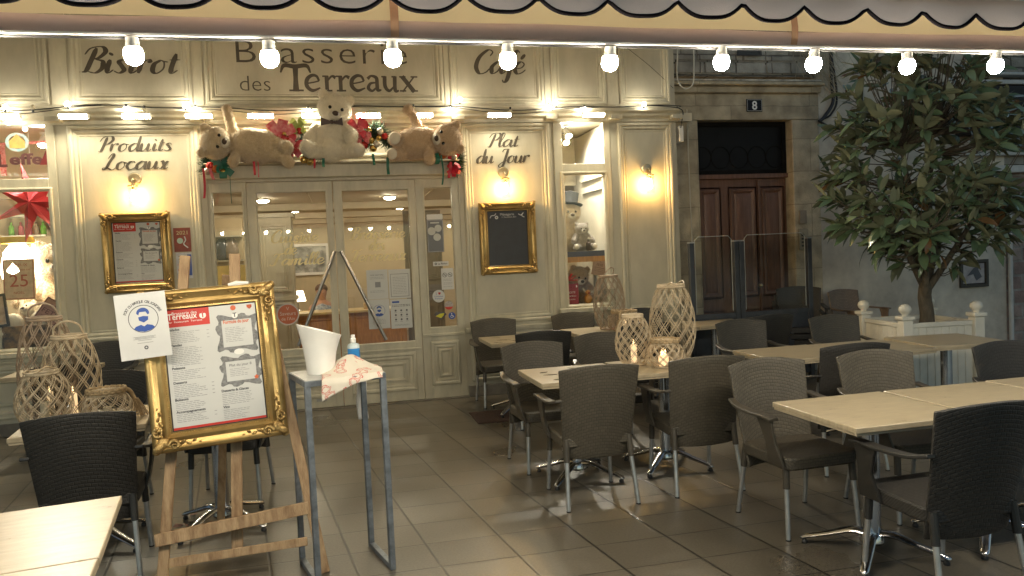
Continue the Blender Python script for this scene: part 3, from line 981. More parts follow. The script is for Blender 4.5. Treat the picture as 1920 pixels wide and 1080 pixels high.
# ------------------------------------------------------------------ brass wall lamps
m_brass = mat('satin_brass', (.55, .45, .28), .3, metal=.9, var=.1)
m_fil = emit('filament', (1, .6, .2), SCONCE)
m_cyl = glassmat('lamp_glass', (.99, .95, .86))
wlp = thing('wall_lamp', '', 'wall lamp')
p = MB()
p.T = Euler((R(90), 0, 0)).to_matrix().to_4x4()
p.lathe([(.062, 0), (.064, .01), (.055, .022), (.02, .03)], 24)
p.build('back_plate', m_brass, wlp, world=False)
MB().tube(spline([(0, -.03, 0), (0, -.085, -.005), (0, -.105, -.03), (0, -.105, -.075)], 6), .01, 10).build('arm', m_brass, wlp, world=False)
MB().lathe([(.012, -.06), (.048, -.072), (.05, -.085), (.03, -.09)], 20, (0, -.105, 0)).build('cap', m_brass, wlp, world=False)
MB().lathe([(.047, -.09), (.047, -.29)], 24, (0, -.105, 0)).f and None
c = MB().grid(lambda u, v: (.047 * math.cos(u * 2 * math.pi), -.105 + .047 * math.sin(u * 2 * math.pi), -.09 - .2 * v), 24, 1)
c.build('glass_cylinder', m_cyl, wlp, world=False)
MB().lathe([(.0001, -.245), (.013, -.235), (.019, -.21), (.016, -.16), (.01, -.125)], 14, (0, -.105, 0)).build('bulb', m_fil, wlp, world=False)
MB().lathe([(.013, -.09), (.013, -.124)], 12, (0, -.105, 0)).build('lamp_holder', m_brass, wlp, world=False)
for i, (x, z, l) in enumerate(((-2.03, 2.545, 'above the gilded menu frame, under the words Produits Locaux'), (1.85, 2.535, 'above the gilded blackboard, under the words Plat du Jour'), (3.6, 2.54, 'on the narrow right end panel, over no frame'))):
    place(wlp, i > 0, (x, Y - .002, z), 0, 'lit brass wall lamp ' + l, 'brass wall lamps on the front')
# ------------------------------------------------------------------ gilded frames
def spiral(c, r, turns, a0, s=1, n=18):
    return [(c[0] + r * (1 - i / n * .85) * math.cos(a0 + s * turns * 2 * math.pi * i / n), c[1] - .006 * i / n, c[2] + r * (1 - i / n * .85) * math.sin(a0 + s * turns * 2 * math.pi * i / n)) for i in range(n + 1)]

def gilded(root, W, H, bw, seed):
    """frame in local x-z, front facing -y, bottom centre at the origin"""
    rnd = random.Random(seed)
    pr = [(0, -.02), (0, .03), (.008, .042), (.02, .045), (.032, .034), (.05, .022), (.062, .03), (.07, .034), (.078, .026), (.086, .012), (.094, .014), (bw, .004), (bw, -.01)]
    MB().ring(-W / 2, W / 2, 0, H, 0, pr).build('frame', m_gilt, root, world=False, smooth=50)
    MB().box(-W / 2 + .003, W / 2 - .003, 0, .018, .003, H - .003).build('backing', m_frame_dark, root, world=False)
    MB().ring(-W / 2, W / 2, 0, H, 0, [(bw - .0045, .0125), (bw - .0005, .0085), (bw + .003, .0065), (bw + .0045, -.004)]).build('dark_groove', m_frame_dark, root, world=False)
    # beaded inner edge
    b = MB()
    a = bw - .012
    k = int((W - 2 * a) / .012)
    for i in range(k + 1):
        x = -W / 2 + a + (W - 2 * a) * i / k
        for z in (a, H - a):
            b.ell((x, -.014, z), .0042, nu=6, nv=4)
    k = int((H - 2 * a) / .012)
    for i in range(1, k):
        z = a + (H - 2 * a) * i / k
        for x in (-W / 2 + a, W / 2 - a):
            b.ell((x, -.014, z), .0042, nu=6, nv=4)
    b.build('beading', m_gilt_dark, root, world=False)
    for sx in (-1, 1):
        for sz in (0, 1):
            cx = sx * (W / 2 - .045)
            cz = .045 if sz == 0 else H - .045
            dz = 1 if sz == 0 else -1
            o = MB()
            o.ell((cx, -.035, cz), (.038, .018, .03), (0, R(45 * sx * dz), 0))
            o.ell((cx + sx * .018, -.044, cz - dz * .016), (.022, .016, .03), (0, R(-45 * sx * dz), 0))
            o.tube(spiral((cx - sx * .055, -.04, cz - dz * .012), .026, 1.4, 0 if sx > 0 else math.pi, sx * dz), [.011 - .0004 * i for i in range(19)], 7)
            o.tube(spiral((cx + sx * .012, -.04, cz + dz * .055), .026, 1.4, math.pi / 2 * dz, -sx * dz), [.011 - .0004 * i for i in range(19)], 7)
            o.tube(spiral((cx + sx * .03, -.038, cz - dz * .03), .02, 1.2, rnd.random() * 6, sx), [.009 - .0003 * i for i in range(19)], 7)
            for j in range(5):
                t = .07 + .026 * j
                s = 1 - j * .13
                o.ell((cx - sx * t, -.038 + .001 * j, cz + dz * (-.012 + .012 * (j % 2))), (.019 * s, .011 * s, .01 * s), (0, R(sx * dz * (25 if j % 2 else -25)), 0), 8, 6)
                o.ell((cx + sx * (.008 - .012 * (j % 2)), -.038 + .001 * j, cz + dz * t), (.01 * s, .011 * s, .019 * s), (0, R(sx * dz * (25 if j % 2 else -25)), 0), 8, 6)
            o.build('corner_ornament', m_gilt_dark, root, world=False, smooth=60)
    return bw

def menu(root, x0, x1, z0, z1, y):
    """printed menu sheet behind the glass of a frame"""
    w_, h_ = x1 - x0, z1 - z0
    sh = MB().box(x0, x1, y, y + .002, z0, z1).build('menu_sheet', m_paper, root, world=False, smooth=0)
    X = lambda u: x0 + u * w_
    Z = lambda v: z1 - v * h_
    def lay(mb, name, m, d):
        for i, q in enumerate(mb.v):
            mb.v[i] = (q[0], y - d, q[2])
        mb.build(name, m, sh, world=False, smooth=0)
    mb = MB().rect(X(.02), X(.49), Z(.15), Z(.0), 0)
    lay(mb, 'header_print', m_red, .0006)
    lay(MB().rect(X(0), X(1), Z(1), Z(.975), 0), 'footer_print', m_red, .0006)
    mb = MB().text('Brasserie des', .022 * h_ / .62, X(.1), 0, Z(.05), width=.26 * w_)
    mb.text('Terreaux', .045 * h_ / .62, X(.05), 0, Z(.088), width=.31 * w_, bold=.0006)
    mb.text('Bar  Restaurant  Terrasse', .014 * h_ / .62, X(.05), 0, Z(.115), width=.36 * w_)
    mb.disc((X(.42), 0, Z(.072)), .036 * w_, 20)
    lay(mb, 'white_print', m_white, .0012)
    lay(MB().text('T', .035 * h_ / .62, X(.42), 0, Z(.087), 'CENTER', bold=.001), 'logo_letter', m_red, .0018)
    # decorated plaques
    fr = MB()
    for v0, v1 in ((.10, .40), (.45, .69)):
        a, b, c, d = X(.56), X(.985), Z(v1), Z(v0)
        n = 40
        out, inn = [], []
        P = []
        for i in range(n):
            t = i / n * 4
            k = int(t)
            f = t - k
            px, pz = ((a + (b - a) * f, d), (b, d - (d - c) * f), (b - (b - a) * f, c), (a, c + (d - c) * f))[k]
            wob = .010 * math.sin(i * 2 * math.pi / 5) * w_ / .45
            mx, mz = (a + b) / 2, (c + d) / 2
            out.append((px + (1 if px > mx else -1) * wob, 0, pz + (1 if pz > mz else -1) * wob))
            bw = .05 * w_
            inn.append((min(max(px, a + bw), b - bw), 0, min(max(pz, c + bw), d - bw)))
        fr.add(out + inn, [(i, (i + 1) % n, n + (i + 1) % n, n + i) for i in range(n)])
    lay(fr, 'plaque_print', mat('dark_grey_print', (.11, .11, .11), .6, vs=60, col2=(.25, .25, .25)), .0006)
    mb = MB().disc((X(.77), 0, Z(.41)), .055 * w_, 20, .028 * w_ * 1.2).disc((X(.76), 0, Z(.10)), .034 * w_, 20)
    lay(mb, 'plaque_print', m_white, .0012)
    mb = MB().text('Formule du jour', .026 * h_ / .62, X(.77), 0, Z(.165), 'CENTER', width=.28 * w_, bold=.0006)
    mb.add([(X(.93) + .03 * w_ * math.cos(q * 1.257 + .3 + j * .63) * (1 - .45 * j), 0, Z(.64) + .03 * w_ * math.sin(q * 1.257 + .3 + j * .63) * (1 - .45 * j)) for q in range(5) for j in (0, 1)], [tuple(range(10))])
    mb.disc((X(.75), 0, Z(.035)), .03 * w_, 16)
    mb.prism([(X(.9), Z(.02)), (X(.955), Z(.02)), (X(.955), Z(.04)), (X(.928), Z(.058)), (X(.9), Z(.04))], 0, 0)
    lay(mb, 'small_red_print', mat('orange_red_print', (.6, .12, .04), .5), .0014)
    rnd = random.Random(4)
    mb = MB()
    heads = (('Salades', .18), ('Viandes', .31), ('Poissons', .5), ('Desserts', .62), ('Boissons', .76), ('Accompagnements', .86))
    for s, v in heads:
        mb.text(s, .018 * h_ / .62, X(.05), 0, Z(v), bold=.0005)
    mb.text('Plat du jour 8', .02 * h_ / .62, X(.77), 0, Z(.53), 'CENTER', width=.24 * w_)
    mb.text('T', .03 * h_ / .62, X(.76), 0, Z(.112), 'CENTER', bold=.001)
    mb.text('Desserts & Glaces', .018 * h_ / .62, X(.54), 0, Z(.735), bold=.0005)
    mb.text('Vins', .018 * h_ / .62, X(.54), 0, Z(.87), bold=.0005)
    lay(mb, 'heading_lettering', m_ink, .0016)
    mb = MB()
    def lines(u0, u1, va, vb):
        v = va
        while v < vb:
            u = u0
            end = u1 - rnd.random() * .12
            while u < end:
                l = .02 + rnd.random() * .05
                mb.rect(X(u), X(min(u + l, end)), Z(v + .0042), Z(v), 0)
                u += l + .009
            v += .0145
    hv = [v for _, v in heads] + [.965]
    for i in range(6):
        lines(.05, .40, hv[i] + .012, hv[i + 1] - .022)
        if i in (1, 2, 4):
            continue
        v = hv[i] + .015
        while v < hv[i + 1] - .03:
            mb.rect(X(.445), X(.47), Z(v + .005), Z(v), 0)
            v += .03
    lines(.54, .95, .75, .845)
    lines(.54, .85, .885, .965)
    lines(.64, .9, .2, .33)
    lines(.65, .9, .55, .62)
    lay(mb, 'small_print', mat('pale_grey_ink', (.3, .3, .31), .6), .0010)
    return sh

W_, H_, BW = .655, .815, .1
# on the wall, left: the menu
f1 = thing('gilded_menu_frame', 'ornate gilded frame with printed menu hanging under the left wall lamp', 'frame', (-2.04, Y - .026, 1.385), (R(1), 0, 0))
gilded(f1, W_, H_, BW, 1)
menu(f1, -W_ / 2 + BW, W_ / 2 - BW, BW, H_ - BW, -.002)
# on the wall, right: the blackboard
f2 = thing('gilded_blackboard_frame', 'ornate gilded frame holding an almost empty blackboard on the right wall panel', 'frame', (1.865, Y - .026, 1.38), (R(1), 0, 0))
gilded(f2, W_, H_, BW, 2)
bb = MB().box(-W_ / 2 + BW, W_ / 2 - BW, -.003, .0, BW, H_ - BW).build('blackboard', mat('slate_blackboard', (.022, .026, .034), .5, var=.25, vs=9), f2, world=False)
mb = MB()
for i, (s, x, z, r, sz) in enumerate((('M\u00e9nagerie', 0, .665, 0, .04), ('11 Novembre 2021', .02, .64, 0, .022))):
    mb.text(s, sz, x, -.0045, z, 'CENTER', rot=r)
mb.tube(spline([(-.2, -.0045, .64), (-.185, -.0045, .665), (-.15, -.0045, .67), (-.13, -.0045, .69)], 5), .005, 5)
mb.tube(spline([(.13, -.0045, .68), (.16, -.0045, .665), (.19, -.0045, .69), (.17, -.0045, .66), (.2, -.0045, .64)], 5), .005, 5)
mb.annulus((-.125, -.0045, .645), .008, .02, 16)
mb.build('chalk_writing', mat('white_chalk', (.7, .7, .7), .9), bb, world=False)

# ------------------------------------------------------------------ easel with the big menu
eas = thing('easel', 'weathered wooden easel carrying the large gilded menu frame', 'easel', (-.6, 4.0, 0))
def plank(p0, p1, w_, d_, name='leg'):
    MB().bar(p0, p1, w_, d_, (0, -1, .2)).build(name, m_wood, eas, bevel=.003)
plank((-.955, 3.94, .0), (-.79, 4.17, 1.66), .05, .024)
plank((-.17, 3.93, .0), (-.42, 4.16, 1.5), .05, .024)
plank((-.60, 4.0, .12), (-.55, 4.19, 1.66), .055, .022, 'centre_post')
plank((-.80, 4.75, .0), (-.60, 4.21, 1.55), .042, .022, 'rear_leg')
plank((-.97, 3.945, .262), (-.235, 3.965, .335), .062, .022, 'tray_front')
plank((-.955, 3.965, .135), (-.25, 3.955, .165), .042, .02, 'cross_bar')
MB().bar((-.975, 3.985, .27), (-.22, 4.005, .345), .055, .014, (0, 0, 1)).build('tray', m_wood, eas, bevel=.002)
MB().bar((-.93, 4.075, .72), (-.31, 4.11, .73), .05, .02, (0, -1, .2)).build('cross_bar', m_wood, eas, bevel=.003)
f3 = thing('gilded_easel_frame', 'large gilded frame with red headed menu standing on the wooden easel', 'frame', (-.635, 4.0, .70), (R(-7), R(-2.2), R(8)))
gilded(f3, .64, .80, .097, 3)
menu(f3, -.64 / 2 + .097, .64 / 2 - .097, .097, .80 - .097, -.002)
MB().tube([(.1, -.03, .796), (.14, -.03, .802), (.2, -.03, .80)], [.012, .016, .01], 7).build('white_tack', m_white, f3, world=False)
# mask notice clipped to the corner of the frame
mn = thing('mask_notice', 'white laminated mask notice hung on the corner of the easel menu', 'notice', (-.945, 3.93, 1.168), (R(-4), R(-3.5), R(9)))
m_lam = mat('laminated_sheet', (.62, .62, .61), .14, var=.03, bump=.5, bs=9)
nw, nh = .225, .318
MB().grid(lambda u, v: (-nw / 2 + nw * u, -.008 * math.sin(v * 3) * (.3 + u) - .001, nh * v), 6, 8).build('sheet', m_lam, mn, world=False)
sheet = [o for o in mn.children][0]
def onsheet(mb, name, m, d):
    for i, q in enumerate(mb.v):
        v = q[2] / nh
        u = q[0] / nw + .5
        mb.v[i] = (q[0], -.008 * math.sin(v * 3) * (.3 + u) - .001 - d, q[2])
    mb.build(name, m, sheet, world=False, smooth=0)
def mask_icon(cx, cz, r):
    a = MB().annulus((cx, 0, cz), r * .95, r, 40)
    hd = MB()
    n = 20
    hair = [(cx + .42 * r * math.cos(t), cz + .42 * r + .38 * r * math.sin(t)) for t in [math.pi * i / n - .25 for i in range(n + 3)]]
    hair += [(cx - .3 * r, cz + .28 * r), (cx - .22 * r, cz + .5 * r), (cx + .2 * r, cz + .5 * r), (cx + .3 * r, cz + .28 * r)]
    hd.add([(x, 0, z) for x, z in hair], [tuple(range(len(hair)))])
    mk = [(cx - .33 * r, cz + .14 * r), (cx, cz + .2 * r), (cx + .33 * r, cz + .14 * r), (cx + .3 * r, cz - .1 * r), (cx, cz - .28 * r), (cx - .3 * r, cz - .1 * r)]
    hd.add([(x, 0, z) for x, z in mk], [tuple(range(6))])
    sh = [(cx - .7 * r, cz - .68 * r), (cx - .55 * r, cz - .52 * r), (cx - .2 * r, cz - .42 * r), (cx, cz - .55 * r), (cx + .2 * r, cz - .42 * r), (cx + .55 * r, cz - .52 * r), (cx + .7 * r, cz - .68 * r), (cx + .4 * r, cz - .86 * r), (cx, cz - .94 * r), (cx - .4 * r, cz - .86 * r)]
    hd.add([(x, 0, z) for x, z in sh], [tuple(range(10))])
    return a, hd
a, hd = mask_icon(.005, .192, .067)
onsheet(hd, 'masked_head_print', m_blueink, .0008)
txt = 'PORT DU MASQUE OBLIGATOIRE'
mb = MB()
for i, ch in enumerate(txt):
    t = R(158 - 136 * i / (len(txt) - 1))
    if ch != ' ':
        mb.text(ch, .0175, .005 + .078 * math.cos(t), 0, .192 + .078 * math.sin(t), 'CENTER', rot=t - math.pi / 2, bold=.0004)
onsheet(mb, 'lettering', m_ink, .0009)
mb = a
for i, (l, z) in enumerate(((.1, .105), (.085, .1), (.1, .095), (.06, .088), (.07, .075))):
    mb.rect(-l / 2, l / 2, z, z + .0014, 0)
mb.annulus((.002, 0, .052), .004, .0095, 14)
onsheet(mb, 'small_print', m_ink, .0007)
# ------------------------------------------------------------------ terrace chairs and tables
def weave(name, col, rough=.5, fx=75, fz=150):
    m = bpy.data.materials.new(name)
    m.use_nodes = True
    t = m.node_tree
    b = t.nodes['Principled BSDF']
    tc = nn(t, 'ShaderNodeTexCoord')
    sx = nn(t, 'ShaderNodeSeparateXYZ')
    t.links.new(tc.outputs['Object'], sx.inputs[0])
    ad = nn(t, 'ShaderNodeMath', operation='ADD')
    t.links.new(sx.outputs[1], ad.inputs[0])
    t.links.new(sx.outputs[2], ad.inputs[1])
    cb = nn(t, 'ShaderNodeCombineXYZ')
    t.links.new(sx.outputs[0], cb.inputs[0])
    t.links.new(ad.outputs[0], cb.inputs[1])
    br = nn(t, 'ShaderNodeTexBrick')
    br.inputs['Scale'].default_value = 1
    br.inputs['Brick Width'].default_value = .03
    br.inputs['Row Height'].default_value = .016
    br.inputs['Mortar Size'].default_value = .0035
    br.inputs['Mortar Smooth'].default_value = 1
    br.inputs['Color1'].default_value = (*col, 1)
    br.inputs['Color2'].default_value = (*[c * 1.25 for c in col], 1)
    br.inputs['Mortar'].default_value = (*[c * .62 for c in col], 1)
    t.links.new(cb.outputs[0], br.inputs['Vector'])
    no = nn(t, 'ShaderNodeTexNoise')
    no.inputs['Scale'].default_value = 9
    no.inputs['Detail'].default_value = 4
    t.links.new(tc.outputs['Object'], no.inputs['Vector'])
    mr = nn(t, 'ShaderNodeMapRange')
    mr.inputs[3].default_value = .8
    mr.inputs[4].default_value = 1.2
    t.links.new(no.outputs[0], mr.inputs[0])
    sc_ = nn(t, 'ShaderNodeVectorMath', operation='SCALE')
    t.links.new(br.outputs['Color'], sc_.inputs[0])
    oi = nn(t, 'ShaderNodeObjectInfo')
    ov = nn(t, 'ShaderNodeMapRange')
    ov.inputs[3].default_value = .85
    ov.inputs[4].default_value = 1.2
    t.links.new(oi.outputs['Random'], ov.inputs[0])
    om = nn(t, 'ShaderNodeMath', operation='MULTIPLY')
    t.links.new(mr.outputs[0], om.inputs[0])
    t.links.new(ov.outputs[0], om.inputs[1])
    t.links.new(om.outputs[0], sc_.inputs['Scale'])
    t.links.new(sc_.outputs[0], b.inputs['Base Color'])
    b.inputs['Roughness'].default_value = rough
    b.inputs['Specular IOR Level'].default_value = .4
    bp = nn(t, 'ShaderNodeBump')
    bp.inputs['Strength'].default_value = .5
    bp.inputs['Distance'].default_value = .003
    bp.invert = True
    t.links.new(br.outputs['Fac'], bp.inputs['Height'])
    t.links.new(bp.outputs[0], b.inputs['Normal'])
    return m

m_resin = weave('woven_charcoal_resin', (.062, .053, .038))
m_resin_s = mat('smooth_charcoal_resin', (.055, .047, .035), .42, var=.2, vs=12, bump=.1, bs=200)
m_brownw = weave('woven_brown_resin', (.2, .14, .095))
m_stoneblock = None

def make_chair(wv, sm):
    t = thing('terrace_chair', '', 'chair')
    # backrest shell
    def shell(u, v):
        x = (u - .5) * 2
        w = .22 + .042 * v
        z = .30 + (.60 - .028 * x * x * v) * v
        y = -.225 - .12 * v ** 1.2 + .055 * x * x - .012 * math.sin(v * 3.1)
        return (x * w, y, z)
    o = MB().grid(shell, 16, 14).build('backrest', wv, t, world=False, smooth=60)
    s = o.modifiers.new('shell', 'SOLIDIFY')
    s.thickness = .016
    s.offset = -1
    bv = o.modifiers.new('bevel', 'BEVEL')
    bv.width = .004
    bv.segments = 2
    bv.limit_method = 'ANGLE'
    bv.angle_limit = R(60)
    # seat with a rounded front and a deep apron
    poly = []
    for cx, cy, a0 in ((.165, .165, 0), (-.165, .165, 90), (-.17, -.16, 180), (.17, -.16, 270)):
        for k in range(6):
            a = R(a0 + 18 * k)
            poly.append((cx + .062 * math.cos(a), cy + .062 * math.sin(a)))
    mb = MB().slab(poly, .375, .445)
    o = mb.build('seat', wv, t, world=False, bevel=.012)
    for sx in (-1, 1):
        # arm: flat strap from the back to the front, carried by a broad panel that folds down to the seat
        path = spline([(sx * .258, -.262, .685), (sx * .276, -.16, .664), (sx * .284, 0, .658), (sx * .282, .12, .660), (sx * .277, .185, .652)], 5)
        mb = MB()
        vs = []
        n = len(path)
        for i, p in enumerate(path):
            d = (path[min(i + 1, n - 1)] - path[max(i - 1, 0)]).normalized()
            nv = Vector((sx, 0, 0))
            b_ = d.cross(nv).normalized()
            wd = .021 + .008 * min(1, i / 8)
            for q, r_ in ((-1, -1), (1, -1), (1, 1), (-1, 1)):
                vs.append(p + nv * q * wd + b_ * r_ * .0085)
        fs = [(i * 4 + j, i * 4 + (j + 1) % 4, i * 4 + 4 + (j + 1) % 4, i * 4 + 4 + j) for i in range(n - 1) for j in range(4)]
        fs += [(3, 2, 1, 0), tuple((n - 1) * 4 + j for j in range(4))]
        mb.add(vs, fs)
        prof = [(.03, .172, .653), (.055, .17, .60), (.085, .175, .52), (.075, .195, .45), (.06, .205, .385)]
        vs = []
        for k, (ya, yb, z) in enumerate(prof):
            xo = sx * (.288 - .05 * (k / 4) ** 1.4)
            xi = xo - sx * .016
            vs += [(xo, ya, z), (xo, yb, z), (xi, yb, z), (xi, ya, z)]
        m_ = len(prof)
        mb.add(vs, [(i * 4 + j, i * 4 + (j + 1) % 4, i * 4 + 4 + (j + 1) % 4, i * 4 + 4 + j) for i in range(m_ - 1) for j in range(4)] + [(3, 2, 1, 0), tuple((m_ - 1) * 4 + j for j in range(4))])
        mb.build('arm', sm, t, world=False, bevel=.004, smooth=50)
        # legs in plastic sockets
        for (x0, y0, x1, y1, zt) in ((.205, .175, .222, .205, .375), (.205, -.205, .228, -.275, .40)):
            l = MB().tube([(sx * x0, y0, zt), (sx * x1, y1, .006)], .0135, 10).build('leg', m_alu, t, world=False)
            k = .27
            MB().tube([(sx * x0, y0, zt + .03), (sx * (x0 + (x1 - x0) * k), y0 + (y1 - y0) * k, zt * (1 - k))], .019, 10).build('socket', sm, l, world=False)
            MB().tube([(sx * x1, y1, .007), (sx * x1, y1 + .0005, 0)], .0145, 10).build('glide', m_black, l, world=False)
    return t

chair = make_chair(m_resin, m_resin_s)
m_resin_b = weave('woven_darker_resin', (.026, .024, .021))  # second chair in a darker tone of the woven resin
darker_chair = make_chair(m_resin_b, mat('smooth_darker_resin', (.02, .019, .017), .4, var=.2, vs=12, bump=.1, bs=200))
GC = 'charcoal woven armchairs on the terrace'
CH = [
 (1.50, 4.63, 0, 0, 'charcoal armchair seen from behind, between the wet table corner and the lit lanterns'),
 (2.235, 4.64, -2, 0, 'charcoal woven armchair seen from behind, just right of the lit lanterns'),
 (1.44, 5.42, 184, 0, 'grey woven armchair facing out behind the wet end of the lantern table'),
 (2.12, 5.74, 180, 0, 'grey armchair facing out, half hidden behind the round candle lantern'),
 (2.455, 3.74, 182, 0, 'grey armchair showing seat and left arm at the nearest right table'),
 (3.16, 3.72, 177, 0, 'grey armchair facing out behind the joint of the nearest right table'),
 (2.565, 2.86, 1, 0, 'large dark armchair seen from behind in front of the nearest right table'),
 (4.06, 3.64, 172, 0, 'dark armchair cut by the right picture edge, behind the nearest right table'),
 (3.35, 4.68, -3, 0, 'black armchair seen from behind, pulled up to the middle right table'),
 (3.57, 6.0, 181, 0, 'grey armchair facing out behind the left end of the middle right table'),
 (4.43, 5.86, 178, 0, 'grey armchair facing out left of the white planter'),
 (4.06, 6.9, 6, 0, 'black armchair seen from behind, between the two grey chairs of the middle right table'),
 (1.60, 7.86, 180, 0, 'grey armchair against the front under the gilded blackboard'),
 (1.76, 6.82, -4, 0, 'black armchair seen from behind at the small far table under the blackboard'),
 (2.56, 7.98, 180, 0, 'grey armchair against the front below the narrow window with bears'),
 (3.40, 7.98, 180, 0, 'dark armchair against the end panel, behind the tallest lantern'),
 (2.78, 6.95, 2, 0, 'black armchair seen from behind, hidden behind the middle lantern and the tallest lantern'),
 (-1.36, 4.42, 6, 0, 'big black armchair seen from behind in front of the four left lanterns'),
 (-2.2, 6.75, 8, 0, 'black armchair seen from behind, left of the lanterns near the left window'),
 (-1.65, 5.48, 178, 0, 'black armchair behind the small lantern with the tassel'),
 (-2.36, 8.02, 178, 0, 'dark armchair against the front, right of the left window'),
 (-.82, 5.42, 176, 0, 'black armchair mostly hidden behind the easel frame, its seat showing below'),
]
n_ = [0, 0]
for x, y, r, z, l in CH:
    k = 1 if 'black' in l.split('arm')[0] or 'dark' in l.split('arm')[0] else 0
    place((chair, darker_chair)[k], n_[k] > 0, (x, y, z), r, l, GC)
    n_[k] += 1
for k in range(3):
    place(darker_chair, True, (5.28 + .01 * k, 8.02 - .035 * k, .075 * k), 150, ('lowest', 'middle', 'topmost')[k] + ' dark armchair of the stack behind the glass screen', 'stacked armchairs behind the screen')
bc = make_chair(m_brownw, mat('smooth_brown_resin', (.18, .125, .085), .45))
bc.name = 'wicker_chair'
place(bc, False, (6.32, 8.2, .06), 190, 'brown woven armchair against the rendered wall behind the planter', None)

m_top = mat('sandy_laminate', (.3, .245, .16), .3, var=.12, vs=9, col2=(.41, .345, .235), stretch=(1, 4, 1), bump=.06, bs=160)
m_topedge = mat('sandy_laminate_edge', (.42, .35, .24), .4, var=.1, vs=10)
def make_table():
    t = thing('terrace_table', '', 'table')
    o = MB().box(-.332, .332, -.332, .332, .714, .742).build('tabletop', m_top, t, world=False, bevel=.004)
    MB().box(-.326, .326, -.326, .326, .702, .7135).build('edge_band', m_topedge, o, world=False, bevel=.002)
    MB().lathe([(.10, .7), (.10, .69), (.045, .675)], 16).build('mounting_plate', m_cast, t, world=False)
    MB().lathe([(.043, .674), (.043, .12)], 20).build('column', m_cast, t, world=False)
    MB().lathe([(.044, .12), (.055, .105), (.06, .07), (.05, .055)], 20).build('hub', m_cast, t, world=False)
    for k in range(4):
        a = R(45 + 90 * k)
        mb = MB()
        P = spline([(.03, 0, .105), (.10, 0, .108), (.2, 0, .075), (.3, 0, .045), (.345, 0, .028)], 5)
        P = [Vector((p.x * math.cos(a), p.x * math.sin(a), p.z)) for p in P]
        rs = [.036 - .018 * i / (len(P) - 1) for i in range(len(P) - 1)] + [.012]
        mb.tube(P, rs, 10, sq=.55)
        f = mb.build('foot', m_cast, t, world=False, smooth=60)
        MB().lathe([(.016, 0), (.016, .012), (.008, .022)], 12, (.325 * math.cos(a), .325 * math.sin(a), .001)).build('glide', m_black, f, world=False)
    return t
m_stain = mat('wet_stain', (.2, .165, .1), .12, var=.2, vs=30, spec=.7)
table = make_table()
GT = 'square sandy terrace tables'
TB = [
 (2.535, 3.25, 0, 'nearest right table top, its bare front left corner and chrome foot in view'),
 (3.21, 3.24, 0, 'second top of the nearest right table, running out behind the big dark chair'),
 (3.885, 3.24, 0, 'third top of the nearest right table at the right picture edge'),
 (1.555, 5.03, 0, 'table top with wet leaf stains, left of the lit lanterns'),
 (2.235, 5.05, 0, 'table top carrying the three lit lanterns'),
 (3.345, 5.12, 0, 'middle right table top with a bright left edge, behind the black chair'),
 (4.03, 5.14, 0, 'middle right table top between the black chair and the planter'),
 (4.76, 5.16, -7, 'table top right in front of the white planter, turned slightly askew'),
 (1.68, 7.36, 0, 'small far table under the gilded blackboard, with a few wet spots'),
 (2.66, 7.66, 0, 'far table top carrying the tall and the low lantern by the narrow window'),
 (3.40, 7.62, 0, 'far table top behind the tallest lantern'),
 (3.99, 7.6, 0, 'far table top at the glass screen'),
 (-1.49, 4.78, 8, 'table top carrying the left lanterns'),
 (-.80, 4.87, 8, 'table top mostly hidden behind the easel frame'),
 (-2.55, 7.42, 4, 'table top by the left window behind the lanterns'),
 (-1.135, 2.70, 9, 'bare table top at the lower left corner'),
 (-1.03, 2.035, 9, 'nearest bare table top, cut by the lower picture edge at the left'),
]
for i, (x, y, r, l) in enumerate(TB):
    o = place(table, i > 0, (x, y, .003 * ((i * 7) % 3)), r + (.5, -.6, .2)[i % 3], l, GT)
    if 'wet' in l:
        rs = random.Random(i)
        for q in range(7 if i == 3 else 5):
            cx, cy = rs.uniform(-.27, .12), rs.uniform(-.25, .2)
            a0, ln, wd = rs.uniform(-.5, .5), rs.uniform(.03, .07), rs.uniform(.012, .025)
            pl = []
            for k in range(14):
                a = 2 * math.pi * k / 14
                px, py = ln * math.cos(a) * rs.uniform(.75, 1.1), wd * math.sin(a) * rs.uniform(.7, 1.2)
                pl.append((cx + px * math.cos(a0) - py * math.sin(a0), cy + px * math.sin(a0) + py * math.cos(a0), .7424 + .0002 * q))
            MB().add(pl, [tuple(range(14))]).build('water_stain', m_stain, o, world=False)

